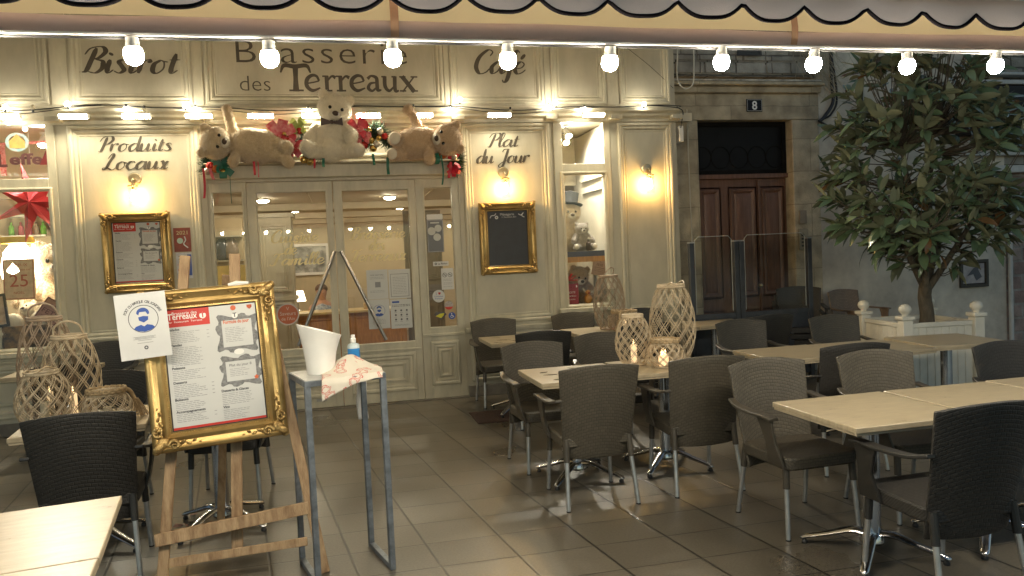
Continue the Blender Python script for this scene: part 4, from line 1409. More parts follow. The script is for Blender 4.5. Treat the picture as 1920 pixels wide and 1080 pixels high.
# ------------------------------------------------------------------ wicker lanterns
m_willow = mat('pale_willow', (.42, .33, .21), .6, var=.3, vs=18, col2=(.64, .53, .38))
m_willow_d = mat('brown_willow', (.26, .19, .125), .6, var=.3, vs=18, col2=(.44, .34, .25))
m_rope = mat('natural_rope', (.4, .29, .16), .8, var=.3, vs=60, bump=.4, bs=200)
m_candle = emit('glowing_candle', (1, .66, .34), .7, (.8, .7, .5))
m_flame = emit('candle_flame', (1, .6, .25), 5)
m_wax = mat('cream_wax', (.6, .52, .38), .5, var=.05)
m_jar = glassmat('lantern_glass', (.93, .94, .93), .3)
def lantern(name, label, loc, H, rb, rm, rt_, mtl, lit=0, handle='arc', ns=12, twist=.66, group='woven willow lanterns', hang=0):
    t = thing(name, label, 'lantern', loc, random.Random(loc[0]).uniform(0, 60), group)
    def rad(v):
        if v < .42:
            k = v / .42
            return rb + (rm - rb) * math.sin(k * math.pi / 2) ** .75
        k = (v - .42) / .58
        return rt_ + (rm - rt_) * max(0, math.cos(k * math.pi / 2)) ** .65
    rnd = random.Random(int(H * 1000))
    w_ = MB()
    for s in (-1, 1):
        for i in range(ns):
            for dd in (-.05, .05):
                a0 = 2 * math.pi * (i / ns) + dd + rnd.uniform(-.03, .03)
                P = []
                for k in range(21):
                    v = k / 20
                    a = a0 + s * twist * math.pi * v
                    r = rad(v) + .0035 * s + rnd.uniform(-.001, .001)
                    P.append((r * math.cos(a), r * math.sin(a), .012 + v * (H - .03)))
                w_.tube(P, .0025, 5)
    w_.build('wicker_weave', mtl, t, world=False, smooth=80)
    for rr2 in (((rt_ + .004, H - .014, .009), (rt_ + .004, H - .001, .008)), ((rb + .004, .01, .0095), (rb - .01, .008, .0075))):
        rim = MB()
        for r, z, q in rr2:
            rim.tube([(r * math.cos(2 * math.pi * i / 28), r * math.sin(2 * math.pi * i / 28), z) for i in range(28)], q, 7, closed=True)
        rim.build('rim', mtl, t, world=False, smooth=80)
    MB().lathe([(.001, .016), (rb * .75, .016), (rb * .75, .012)], 20).build('base_plate', m_willow_d, t, world=False)
    gr = min(rt_ * .82, rb * .7)
    MB().grid(lambda u, v: (gr * math.cos(u * 2 * math.pi), gr * math.sin(u * 2 * math.pi), .017 + v * H * .72), 20, 1).build('glass_jar', m_jar, t, world=False)
    for j in range(max(1, lit)):
        x, y = ((0, 0), (.045, .02), (-.045, .02))[j]
        c = MB().lathe([(.0225, .018), (.0225, .018 + min(.13, H * .4)), (.0001, .016 + min(.13, H * .4))], 14, (x, y, 0)).build('candle', m_candle if lit else m_wax, t, world=False)
        zt = .018 + min(.13, H * .4)
        if lit:
            MB().lathe([(.0001, zt), (.006, zt + .008), (.0055, zt + .018), (.0001, zt + .04)], 8, (x, y, 0)).build('flame', m_flame, c, world=False)
    if handle == 'arc':
        P = spline([(-rt_ * .95, 0, H - .01), (-rt_ * .75, -.03, H + .055), (0, -.045, H + .085), (rt_ * .7, -.03, H + .06), (rt_ * .95, 0, H - .01)], 6)
        MB().tube(P, .0062, 7).build('handle', mtl, t, world=False, smooth=80)
    elif handle == 'fallen':
        P = spline([(-rt_ * .95, 0, H), (-rt_ * 1.35, -.05, H + .02), (-rt_ * 1.9, -.10, H + .012), (-rt_ * 1.5, -.15, H + .01), (-.02, -.10, H + .03), (rt_ * .9, -.02, H + .005)], 6)
        MB().tube(P, .0062, 7).build('handle', mtl, t, world=False, smooth=80)
    elif handle == 'rope':
        for q in (0, 1):
            P = []
            for i in range(40):
                a = 2 * math.pi * i / 40
                P.append(((rt_ + .012) * math.cos(a), (rt_ + .012) * math.sin(a), H + .004 + .01 * math.sin(a * 9 + q * math.pi)))
            MB().tube(P, .0095, 7, closed=True).build('rope', m_rope, t, world=False, smooth=80)
        ang = R(hang)
        tx, ty = (rt_ + .05) * math.cos(ang), (rt_ + .05) * math.sin(ang)
        MB().tube(spline([(rt_ * math.cos(ang), rt_ * math.sin(ang), H + .005), (tx, ty, H - .02), (tx * 1.2, ty * 1.2, H - .075)], 5), .012, 8).build('rope_knot', m_rope, t, world=False, smooth=80)
        f = MB()
        for i in range(46):
            a = rnd.uniform(0, 6.28)
            r = rnd.uniform(0, .02)
            x, y = tx * 1.2 + r * math.cos(a), ty * 1.2 + r * math.sin(a)
            f.tube([(x, y, H - .07), (x + r * .5 * math.cos(a) + .02 * math.cos(ang), y + r * .5 * math.sin(a), H - .12), (x + r * 1.3 * math.cos(a) + .035 * math.cos(ang), y + r * 1.3 * math.sin(a), max(.004, H - .19 - rnd.random() * .03))], .0018, 4)
        f.build('tassel', m_rope, t, world=False)
    return t
TZ = .743
lantern('wicker_lantern', 'middle sized willow lantern with a lit candle, left of the low rope rimmed one', (2.055, 5.16, TZ), .37, .078, .13, .068, m_willow, 1, None)
lantern('wicker_lantern', 'low round willow lantern with rope rim and three lit candles', (2.20, 4.93, TZ), .19, .065, .13, .085, m_willow, 3, 'rope', 12, .42, hang=15)
lantern('wicker_lantern', 'tallest willow lantern, unlit, standing right of the two lit ones', (2.385, 5.20, TZ), .57, .1, .168, .092, m_willow, 0, 'fallen', 12, .7)
lantern('wicker_lantern', 'tall brown willow lantern with upright handle by the narrow window', (2.79, 7.66, TZ), .58, .1, .168, .095, m_willow_d, 0, 'arc', 12, .7)
lantern('wicker_lantern', 'low brown willow lantern with rope rim beside the tall brown one', (2.87, 7.44, TZ), .2, .105, .16, .12, m_willow_d, 2, 'rope', 12, .42, hang=190)
lantern('wicker_lantern', 'brown willow lantern farthest back of the left group, in front of the left window', (-1.76, 5.0, TZ), .6, .1, .155, .085, m_willow_d, 1, 'arc', 12, .7)
lantern('wicker_lantern', 'tall willow lantern with a glowing candle in the middle of the left group', (-1.60, 4.9, TZ), .49, .092, .155, .085, m_willow, 1, 'arc', 12, .68)
lantern('wicker_lantern', 'medium willow lantern with a white rope handle, foremost of the left group', (-1.655, 4.62, TZ), .32, .08, .14, .07, m_willow, 0, 'fallen', 12, .6)
lantern('wicker_lantern', 'low round willow lantern with a straw tassel on the left table', (-1.34, 4.63, TZ), .18, .07, .13, .085, m_willow, 0, 'rope', 12, .42, hang=10)

# ------------------------------------------------------------------ welcome stand
m_galv = mat('galvanised_steel', (.17, .19, .21), .5, metal=.5, var=.35, vs=16, bump=.15, bs=60)
sd_ = thing('steel_stand', 'narrow grey steel stand with open legs in front of the entrance', 'stand', (-.06, 3.98, 0), 15)
SW, SD, SH = .19, .18, 1.02
for sx in (-1, 1):
    for sy in (-1, 1):
        MB().box(sx * SW - .0145, sx * SW + .0145, sy * SD - .0145, sy * SD + .0145, 0, SH - .0295).build('leg', m_galv, sd_, world=False, bevel=.002)
    MB().box(sx * SW - .0145, sx * SW + .0145, -SD + .015, SD - .015, .002, .029).build('floor_bar', m_galv, sd_, world=False, bevel=.002)
MB().box(-SW - .0146, SW + .0146, -SD - .0146, -SD + .0146, SH - .029, SH).box(-SW - .0146, SW + .0146, SD - .0146, SD + .0146, SH - .029, SH).box(-SW - .0146, -SW + .0146, -SD + .0147, SD - .0147, SH - .029, SH).box(SW - .0146, SW + .0146, -SD + .0147, SD - .0147, SH - .029, SH).build('top_frame', m_galv, sd_, world=False, bevel=.002)
MB().box(-SW - .01, SW + .01, -SD - .01, SD + .01, SH + .0005, SH + .0035).build('top_plate', mat('grey_top_plate', (.4, .4, .38), .35, var=.15, vs=12), sd_, world=False)
# white bucket with a slanted rim
bk = MB()
prof = [(.068, 0), (.07, .003), (.074, .05), (.084, .12), (.098, .18), (.112, .225)]
N = 32
vs, fs = [], []
full = [(r, z, 0) for r, z in prof] + [(r - .004, z, 1) for r, z in reversed(prof[1:])] 
for r, z, inn in full:
    for j in range(N):
        a = 2 * math.pi * j / N
        zz = z + (z / .225) ** 2 * -.035 * math.cos(a) + (.004 if inn and z < .01 else 0)
        vs.append((r * math.cos(a), r * math.sin(a), zz))
for i in range(len(full) - 1):
    for j in range(N):
        fs.append((i * N + j, i * N + (j + 1) % N, (i + 1) * N + (j + 1) % N, (i + 1) * N + j))
fs.append(tuple(range(N - 1, -1, -1)))
fs.append(tuple((len(full) - 1) * N + j for j in range(N)))
bo = MB().add(vs, fs).build('ice_bucket', m_white)
bo.location = (-.135, 3.98, SH + .004)
bo.rotation_euler = (0, 0, R(10))

tag(bo, 'white bucket with a slanted rim standing on the grey steel stand', 'bucket')
bt = thing('sanitiser_bottle', 'hand gel bottle with blue label and white cap behind the printed cloth', 'bottle', (.035, 4.05, SH + .0042), 12)
MB().lathe([(.034, 0), (.036, .005), (.036, .15), (.03, .165), (.014, .172)], 20).build('bottle', mat('clear_gel', (.5, .58, .6), .1, spec=.8, var=.05), bt, world=False)
bt.scale = (.9, .9, .8)
lb = MB().grid(lambda u, v: (.0366 * math.cos(R(-170) + u * R(160)), .0366 * math.sin(R(-170) + u * R(160)), .012 + .125 * v), 12, 1).build('label', mat('blue_label', (.03, .2, .5), .3, var=.15), bt, world=False)
MB().grid(lambda u, v: (.037 * math.cos(R(-120) + u * R(45)), .037 * math.sin(R(-120) + u * R(45)), .03 + .035 * v), 6, 1).build('hand_print', mat('pink_print', (.6, .3, .35), .4), lb, world=False)
MB().lathe([(.015, .172), (.0165, .175), (.0165, .2), (.013, .204), (.012, .225), (.0001, .227)], 16).build('cap', m_white, bt, world=False)
# printed cloth lying over the front edge
def printed():
    m = mat('red_printed_cotton', (.62, .57, .48), .85, var=.04, vs=3, bump=.2, bs=300)
    t = m.node_tree
    b = t.nodes['Principled BSDF']
    tc = nn(t, 'ShaderNodeTexCoord')
    vo = nn(t, 'ShaderNodeTexVoronoi')
    vo.inputs['Scale'].default_value = 17
    t.links.new(tc.outputs['Object'], vo.inputs['Vector'])
    no = nn(t, 'ShaderNodeTexNoise')
    no.inputs['Scale'].default_value = 26
    no.inputs['Distortion'].default_value = 1.5
    t.links.new(tc.outputs['Object'], no.inputs['Vector'])
    ad = nn(t, 'ShaderNodeMath', operation='ADD')
    t.links.new(vo.outputs['Distance'], ad.inputs[0])
    ml = nn(t, 'ShaderNodeMath', operation='MULTIPLY')
    ml.inputs[1].default_value = .5
    t.links.new(no.outputs[0], ml.inputs[0])
    t.links.new(ml.outputs[0], ad.inputs[1])
    rp = nn(t, 'ShaderNodeValToRGB')
    e = rp.color_ramp.elements
    e[0].position, e[0].color = .48, (0, 0, 0, 1)
    e[1].position, e[1].color = .5, (.75, .75, .75, 1)
    for p_, c_ in ((.53, .9), (.55, .25), (.62, .3), (.64, .95), (.67, .9), (.685, 0)):
        q = e.new(p_)
        q.color = (c_, c_, c_, 1)
    t.links.new(ad.outputs[0], rp.inputs[0])
    old = b.inputs['Base Color'].links[0].from_socket
    mx = nn(t, 'ShaderNodeMix', data_type='RGBA')
    t.links.new(rp.outputs[0], mx.inputs[0])
    t.links.new(old, mx.inputs[6])
    mx.inputs[7].default_value = (.5, .09, .07, 1)
    t.links.new(mx.outputs[2], b.inputs['Base Color'])
    return m
def clothf(u, v):
    x = -.11 + .31 * u + .02 * math.sin(v * 5)
    s = v * .40
    wr = .012 * noise.noise((x * 14, s * 12, 3)) + .012 * abs(noise.noise((x * 9 + 3, s * 7, 1)))
    edge = .215 + .004 * math.sin(u * 9)
    hangl = .085 * (1 - u) ** 2 + .03
    y0 = .10
    run = edge + y0 - .02
    if s < run:
        y, z = y0 - s, SH + .007 + wr + .075 * math.exp(-((u - .55) / .3) ** 2 - ((s - .1) / .09) ** 2)
    else:
        d = (s - run) / (.40 - run) * hangl
        y, z = -edge + .02 - .016 * min(1, d * 30) - .004 * math.sin(u * 20), SH + .006 - d + wr * .4 + .003
    return (x, y, z)
co = MB().grid(clothf, 46, 46).build('printed_cloth', printed(), smooth=80)
sl = co.modifiers.new('s', 'SOLIDIFY')
sl.thickness = .0015
co.location = (-.06, 3.98, 0)
co.rotation_euler = (0, 0, R(15))
tag(co, 'crumpled white cloth with red leaf print on the steel stand', 'cloth')
to = MB().grid(lambda u, v: (.155 + .055 * u + .004 * math.sin(v * 7), .185 + .006 * math.sin(u * 8 + v * 3) + .02 * v * 0, SH - .03 - .27 * v), 10, 14).build('paper_towel', mat('white_towel', (.66, .62, .58), .8, var=.05, bump=.3, bs=40), smooth=80)
to.modifiers.new('s', 'SOLIDIFY').thickness = .004
to.location = (-.06, 3.98, 0)
to.rotation_euler = (0, 0, R(15))
tag(to, 'white towel strip hanging down inside the rear of the steel stand', 'towel')
# ------------------------------------------------------------------ teddy bears: each body is one continuous mesh
def plush(name, col, col2):
    m = mat(name, col, .9, var=.1, vs=28, col2=col2, bump=.9, bs=120, sheen=.5)
    return m
pl_white = plush('cream_white_plush', (.64, .57, .43), (.74, .67, .52))
pl_beige = plush('beige_plush', (.46, .35, .215), (.56, .44, .28))
pl_tan = plush('tan_plush', (.44, .3, .175), (.54, .38, .23))
pl_grey = plush('grey_plush', (.24, .2, .16), (.33, .28, .23))
pl_brown = plush('brown_plush', (.27, .17, .09), (.36, .24, .14))
pl_curly = plush('curly_cream_plush', (.5, .38, .24), (.62, .5, .34))
pl_face = mat('pale_muzzle_plush', (.62, .56, .45), .9, bump=.5, bs=120)
m_eye = mat('black_bead', (.01, .01, .01), .15)
m_nose = mat('brown_nose', (.05, .025, .012), .35)

def capsule(mb, p0, p1, r0, r1, n=5):
    p0, p1 = Vector(p0), Vector(p1)
    for i in range(n + 1):
        t = i / n
        mb.ell(p0.lerp(p1, t), r0 + (r1 - r0) * t, None, 12, 8)

def bear(name, label, fur, loc, s, limbs, body, head, face, pads=(), bow=None, hrot=(0, 0, 0), group='plush teddy bears', rot=0, voxel=.011):
    """limbs: (p0, p1, r0, r1); body: ellipsoids (c, r, rot); head centre and radius; face: direction angles"""
    t = MB()
    for c, r, ro in body:
        t.ell(c, r, ro, 18, 12)
    for l in limbs:
        capsule(t, *l)
    hc, hr = head
    E = Euler(hrot).to_matrix()
    q = lambda x, y, z: Vector(hc) + E @ Vector((x * hr, y * hr, z * hr))
    er = tuple(hrot)
    t.ell(hc, (hr * 1.05, hr * .95, hr * .95), er, 18, 12)
    for sx in (-1, 1):
        t.ell(q(sx * .78, .1, .72), (hr * .34, hr * .2, hr * .34), er, 12, 8)
    t.ell(q(0, -.62, -.28), (hr * .55, hr * .5, hr * .42), er, 14, 9)
    o = t.build(name, fur)
    fuse(o, voxel, 2)
    dm = o.modifiers.new('tufts', 'DISPLACE')
    tx = bpy.data.textures.get('tuft') or bpy.data.textures.new('tuft', 'CLOUDS')
    tx.noise_scale = .022
    dm.texture = tx
    dm.strength = .009
    dm.mid_level = .5
    o.location = loc
    o.scale = (s, s, s)
    o.rotation_euler = (0, 0, R(rot))
    tag(o, label, 'teddy bear', group)
    MB().ell(q(0, -.87, -.28), (hr * .41, hr * .3, hr * .32), er).build('muzzle', pl_face, o, world=False)
    MB().ell(q(0, -1.14, -.16), (hr * .2, hr * .13, hr * .15), er).build('nose', m_nose, o, world=False)
    for sx in (-1, 1):
        MB().ell(q(sx * .36, -.88, .12), hr * .105, er, 10, 7).build('eye', m_eye, o, world=False)
    for c, r, ro in pads:
        MB().ell(c, r, ro).build('paw_pad', pl_face, o, world=False)
    # short fur standing off the plush
    bpy.context.view_layer.update()
    me = o.data
    rn_ = random.Random(len(me.vertices))
    vs_ = me.vertices
    fu = MB()
    cnt = min(len(vs_), 9000)
    for i in rn_.sample(range(len(vs_)), cnt):
        n_ = vs_[i].normal
        d = (n_ + Vector((rn_.gauss(0, .45), rn_.gauss(0, .45), rn_.gauss(-.25, .45)))).normalized()
        p = vs_[i].co - n_ * .003
        L_ = rn_.uniform(.012, .026)
        sd2 = d.cross(Vector((rn_.random() - .5, rn_.random() - .5, rn_.random() - .5))).normalized() * .0022
        fu.add([p - sd2, p + sd2, p + d * L_], [(0, 1, 2)])
    fu.build('fur', fur, o, world=False, smooth=0)
    if bow:
        c = Vector(bow)
        b = MB()
        b.ell(c, (.022, .016, .02))
        for sx in (-1, 1):
            b.add([c + Vector((sx * .01, -.004, .008)), c + Vector((sx * .1, -.02, .04)), c + Vector((sx * .105, -.015, -.035)), c + Vector((sx * .01, -.004, -.012)),
                   c + Vector((sx * .01, .012, .008)), c + Vector((sx * .1, .005, .04)), c + Vector((sx * .105, .01, -.035)), c + Vector((sx * .01, .012, -.012))],
                  [(0, 1, 2, 3), (7, 6, 5, 4), (0, 4, 5, 1), (1, 5, 6, 2), (2, 6, 7, 3)])
        b.build('bow', mat('dark_brown_bow', (.06, .035, .03), .5), o, world=False)
    return o

BS = 2.66  # top of the shelf over the door
# the white bear, sitting
bear('teddy_bear', 'big cream white bear with a dark bow sitting in the middle over the door', pl_white, (-.045, 8.17, BS), 1.06,
     [((-.12, 0, .33), (-.20, -.04, .22), .062, .068), ((.13, -.02, .32), (.2, -.1, .24), .064, .07), ((.2, -.1, .24), (.19, -.15, .20), .07, .06),
      ((-.08, -.02, .1), (-.2, -.16, .1), .085, .075), ((.08, -.02, .1), (.21, -.15, .085), .085, .075),
      ((-.2, -.16, .09), (-.225, -.2, .115), .074, .072), ((.21, -.15, .085), (.25, -.19, .08), .075, .072)],
     [((0, -.02, .13), (.165, .14, .14), None), ((0, -.02, .27), (.14, .13, .16), None)],
     ((.05, -.06, .50), .162), None,
     [((-.235, -.245, .12), (.05, .03, .062), (R(15), 0, R(-25))), ((.265, -.235, .085), (.062, .03, .045), (R(15), 0, R(25)))],
     (.02, -.175, .36), (R(14), R(12), R(8)))
# left bear lying on its side, head to the left, one paw up
bear('teddy_bear', 'beige bear lying on its side with one arm straight up, left over the door', pl_beige, (-.87, 8.15, BS - .01), 1.06,
     [((-.13, .0, .28), (-.18, .0, .52), .058, .05), ((-.1, -.09, .08), (-.13, -.16, -.0), .05, .052),
      ((.19, -.02, .2), (.32, -.1, .14), .085, .07), ((.32, -.1, .14), (.36, -.14, .13), .07, .07), ((.14, -.03, .085), (.33, -.1, .06), .08, .062), ((.33, -.1, .05), (.375, -.14, -.015), .062, .056)],
     [((.02, -.02, .17), (.21, .16, .17), None), ((.13, -.02, .16), (.155, .15, .165), None)],
     ((-.285, -.1, .185), .15), None,
     [], None, (R(5), R(-80), R(22)))
# right bear hanging its head to the right
bear('teddy_bear', 'tan bear lying on its back with soles showing, right over the door', pl_tan, (.86, 8.15, BS - .01), 1.1,
     [((.05, .02, .26), (-.04, .02, .47), .052, .044), ((-.04, .02, .47), (-.075, .0, .5), .044, .05), ((.1, -.08, .08), (.09, -.16, -.01), .052, .056),
      ((-.14, -.02, .2), (-.22, -.14, .19), .07, .07), ((-.13, -.02, .08), (-.24, -.14, .045), .07, .062)],
     [((-.02, -.02, .165), (.2, .15, .16), None), ((.08, -.02, .175), (.14, .14, .15), None)],
     ((.285, -.1, .19), .15), None,
     [((-.235, -.2, .19), (.056, .022, .06), (0, 0, R(-15))), ((-.265, -.196, .045), (.05, .022, .055), (0, 0, R(-20)))],
     None, (R(10), R(82), R(-28)))

# ------------------------------------------------------------------ fir garland with baubles and ribbons behind the bears
gar = thing('fir_garland', 'fir garland with baubles, bows and ribbons behind the bears over the door', 'garland', (0, 8.33, BS))
rnd = random.Random(11)
line = spline([(-1.31, 8.33, 2.62), (-1.26, 8.33, 2.8), (-1.05, 8.34, 2.76), (-.6, 8.3, 2.86), (-.45, 8.24, 2.93), (-.3, 8.24, 2.92), (-.25, 8.2, 2.75), (0, 8.36, 2.8), (.28, 8.22, 2.85), (.36, 8.2, 2.95), (.45, 8.22, 2.98), (.6, 8.3, 2.86), (.95, 8.36, 2.76), (1.2, 8.32, 2.85), (1.29, 8.3, 2.72), (1.28, 8.31, 2.56)], 14)
fol = MB()
for p in line:
    for k in range(50):
        d = Vector((rnd.gauss(0, 1), rnd.gauss(-.3, .7), rnd.gauss(0, 1))).normalized()
        L_ = rnd.uniform(.05, .12)
        s = d.cross(Vector((rnd.random(), rnd.random(), rnd.random()))).normalized() * .0036
        a = Vector(p) + Vector((rnd.uniform(-.03, .03), rnd.uniform(-.02, .02), rnd.uniform(-.03, .03)))
        b = a + d * L_
        if b.y > 8.405:
            b.y = 8.405
        fol.add([a - s, a + s, b + s * .3, b - s * .3], [(0, 1, 2, 3)])
fol.build('foliage', mat('fir_needles', (.012, .035, .016), .6, var=.4, vs=20, col2=(.03, .07, .03)), gar, smooth=0)
m_gold = mat('gold_bauble', (.6, .42, .14), .2, metal=.9)
m_silv = mat('pearl_bauble', (.6, .55, .45), .25, metal=.5)
m_redb = mat('red_bauble', (.45, .03, .03), .2, metal=.3)
m_orb = mat('orange_bauble', (.5, .16, .05), .25, metal=.4)
for x, z, r, m in ((-.39, 2.92, .035, m_silv), (-.33, 2.68, .035, m_gold), (-.27, 2.66, .036, m_gold), (.37, 2.88, .036, m_gold), (.43, 2.83, .03, m_silv), (.39, 2.79, .034, m_gold), (.45, 2.9, .028, m_gold), (.36, 2.98, .03, m_gold), (1.13, 2.72, .045, m_orb), (.97, 2.68, .024, m_gold), (1.25, 2.68, .03, m_silv), (-.5, 2.95, .035, m_gold), (-.48, 2.88, .03, m_redb), (-.36, 2.98, .03, m_redb), (.3, 2.83, .035, m_redb), (.47, 2.97, .032, m_silv), (.52, 2.92, .03, m_redb), (1.22, 2.83, .032, m_gold), (-1.25, 2.63, .04, m_redb), (-1.2, 2.6, .036, m_orb), (-1.28, 2.58, .034, m_silv), (-1.13, 2.57, .032, m_gold), (1.24, 2.9, .03, m_redb), (1.28, 2.78, .028, m_redb)):
    MB().ell((x, 8.15 + rnd.uniform(-.02, .03), z), r * 1.15, None, 18, 12).build('bauble', m, gar, smooth=80)
m_bow = mat('pink_red_bow', (.55, .04, .07), .4, var=.3, vs=30, col2=(.65, .25, .25))
for x, z, s, m in ((-.55, 2.93, 1.25, m_bow), (-.45, 2.82, 1.0, m_redrib), (-.2, 2.9, .8, m_redrib), (-.37, 3.03, .7, mat('lime_bow', (.35, .4, .1), .5)), (.24, 3.0, .9, m_redrib), (.27, 2.92, .8, m_bow), (1.25, 2.86, .6, m_bow), (1.23, 2.75, .7, m_redrib), (1.24, 2.55, .6, m_redrib), (-1.13, 2.62, .9, m_green)):
    s *= 1.4
    b = MB()
    for a in (20, 75, 140, 200, 255, 320):
        t = R(a + rnd.uniform(-15, 15))
        d = Vector((math.cos(t), -.25, math.sin(t)))
        n_ = Vector((-math.sin(t), 0, math.cos(t)))
        c = Vector((x, 8.16, z))
        w_ = .028 * s
        P = [c, c + d * .06 * s + Vector((0, -.03, 0)), c + d * .095 * s, c + d * .055 * s + Vector((0, .02, 0))]
        vs = [p + n_ * w_ * k * (.4 + .6 * min(1, i)) for i, p in enumerate(P) for k in (-1, 1)]
        b.add(vs, [(2 * i, 2 * i + 1, 2 * i + 3, 2 * i + 2) for i in range(3)])
    b.build('bow', m, gar, smooth=60)
for x, z0, z1, w_, m in ((-1.31, 2.6, 2.3, .022, m_redrib), (-1.16, 2.62, 2.55, .03, m_green), (-1.06, 2.62, 2.24, .006, m_green), (-.82, 2.66, 2.52, .022, m_redrib), (-.78, 2.66, 2.50, .012, m_bow), (-.22, 2.68, 2.58, .02, m_redrib), (-.13, 2.68, 2.59, .028, m_green), (.38, 2.72, 2.6, .026, m_green), (.53, 2.68, 2.5, .03, m_green), (1.1, 2.7, 2.38, .018, m_green), (1.05, 2.72, 2.6, .05, m_green), (1.2, 2.62, 2.45, .03, m_redrib), (-1.24, 2.6, 2.48, .03, m_bow)):
    ph = rnd.random() * 6
    MB().grid(lambda u, v: (x + w_ * (u - .5) + .03 * (1 if x < -1.1 or x > 1.0 else .2) * math.sin(v * 2 + ph) * v, 8.06 + .012 * math.sin(v * 6 + ph), z0 + (z1 - z0) * v), 2, 8).build('ribbon', m, gar, smooth=80)

# ------------------------------------------------------------------ narrow right window: bears on two shelves
ws = thing('window_shelf', 'dark and wooden display shelves behind the narrow right window', 'shelf', (2.85, 8.85, 1.0))
MB().box(2.47, 3.14, Y + .17, 9.1, 1.535, 1.60).build('shelf_board', m_bluegrey, ws)
MB().box(2.47, 3.14, Y + .165, 9.1, 1.47, 1.534).build('wooden_edge', m_caramel, ws)
MB().box(2.47, 3.14, Y + .17, 9.1, .86, .95).build('window_board', m_paint_trim, ws)
for x in (2.5, 3.11):
    MB().box(x - .02, x + .02, 9.02, 9.06, .95, 1.469).build('support', m_paint_trim, ws)
sit_l = [((-.11, 0, .3), (-.19, -.08, .2), .055, .055), ((.11, 0, .3), (.19, -.08, .2), .055, .055), ((-.08, -.02, .08), (-.17, -.17, .075), .075, .065), ((.08, -.02, .08), (.17, -.17, .075), .075, .065)]
sit_b = [((0, 0, .12), (.14, .12, .12), None), ((0, 0, .24), (.115, .1, .14), None)]
bear('teddy_bear', 'large curly cream bear wearing a black hat on the upper shelf of the narrow window', pl_curly, (2.74, 8.98, 1.603), 1.0, sit_l, sit_b, ((.04, -.03, .48), .135), None, [], None, (R(5), 0, 0), 'plush teddy bears in the windows')
bear('teddy_bear', 'smaller grey brown bear with dark soles in front of the curly bear, narrow window', pl_grey, (2.87, 8.76, 1.603), .62, sit_l, sit_b, ((0, -.03, .43), .125), None, [((-.18, -.235, .08), (.05, .02, .052), None), ((.18, -.235, .08), (.05, .02, .052), None)], None, (R(5), 0, 0), 'plush teddy bears in the windows')
bear('teddy_bear', 'brown bear with pale muzzle lying under the shelf of the narrow window', pl_brown, (2.78, 8.9, .955), .95, sit_l, sit_b, ((.05, -.08, .36), .13), None, [], None, (R(20), R(10), R(10)), 'plush teddy bears in the windows')
ht = MB().lathe([(.17, 0), (.175, .006), (.115, .012), (.11, .03), (.125, .15), (.1, .16), (.0001, .162)], 24)
ht_ = ht.build('top_hat', mat('black_felt', (.02, .02, .022), .6))
ht_.location = (2.78, 8.95, 2.175)
ht_.rotation_euler = (R(-8), R(6), 0)
tag(ht_, 'black hat on the head of the curly cream bear', 'hat')
rb = thing('gift_box', 'dark red gift box with white lettering and a red bow in the narrow window', 'box', (2.66, 8.63, .953))
MB().box(2.57, 2.75, 8.6, 8.68, .953, 1.215).build('body', mat('wine_red_card', (.3, .02, .04), .4), rb, bevel=.004)
MB().text('BOITE', .034, 2.665, 8.5985, 1.10, 'CENTER').text('CADEAU', .026, 2.665, 8.5985, 1.06, 'CENTER').text('A OFFRIR', .02, 2.665, 8.5985, 1.02, 'CENTER').rect(2.72, 2.735, 1.17, 1.195, 8.5985).build('lettering', m_white, rb)
b = MB()
rnd = random.Random(3)
for i in range(16):
    a = i * .7
    d = Vector((math.cos(a), -.1 - .3 * rnd.random(), abs(math.sin(a)) * .9 + .1))
    c = Vector((2.65, 8.64, 1.25))
    b.tube([c, c + d * .05, c + d * .085 + Vector((.01, -.01, 0)), c + d * .03], [.006, .022, .016, .006], 6, sq=.4)
b.build('bow', mat('coral_red_bow', (.62, .03, .03), .4), rb)
cd_ = thing('brown_card', 'brown printed card leaning askew at the right of the narrow window', 'card', (3.0, 8.6, 1.3), (0, R(14), 0))
MB().box(-.085, .085, -.004, .004, 0, .25).build('card', mat('brown_card_stock', (.33, .2, .14), .6, var=.2), cd_, world=False)
mb = MB().text('MENU', .035, 0, -.0055, .19, 'CENTER').text('de', .02, 0, -.0055, .16, 'CENTER').text('FETE', .04, 0, -.0055, .115, 'CENTER')
mb.rect(-.06, .06, .09, .094, -.0055).rect(-.05, .05, .07, .073, -.0055).rect(-.055, .055, .05, .053, -.0055)
mb.build('lettering', mat('dark_card_print', (.1, .04, .03), .6), cd_, world=False)
du = thing('rubber_bird', 'small orange and white bird figure at the foot of the narrow window', 'figure', (2.88, 8.62, .953))
MB().ell((2.88, 8.64, 1.02), (.05, .045, .06)).ell((2.875, 8.62, 1.1), (.032, .03, .032)).build('body', mat('orange_figure', (.55, .25, .06), .5), du)
MB().ell((2.875, 8.585, 1.095), (.012, .016, .008)).build('beak', m_redb, du)
bg2 = thing('bottle', 'dark square bottle between the soles of the grey bear', 'bottle', (2.9, 8.62, 1.603))
MB().lathe([(.03, 0), (.032, .005), (.032, .09), (.014, .11), (.012, .15), (.0001, .152)], 14, (2.9, 8.6, 1.603)).build('body', mat('dark_glass', (.04, .02, .02), .1), bg2)
MB().lathe([(.0145, .135), (.0145, .16), (.0001, .161)], 12, (2.9, 8.6, 1.603)).build('stopper', m_silv, bg2)
mb = MB().box(3.16, 3.22, Y + .17, 9.9, .0, 3.12)
dr_ = thing('open_shutter_panel', 'cream panelled reveal at the right inside of the narrow window', 'panel', (3.19, 9.0, 0))
mb.build('panel', m_paint, dr_)
MB().box(3.13, 3.158, 8.65, 9.5, 2.35, 2.42).box(3.12, 3.158, 8.65, 9.5, 2.5, 2.54).build('moulding', m_paint_trim, dr_)

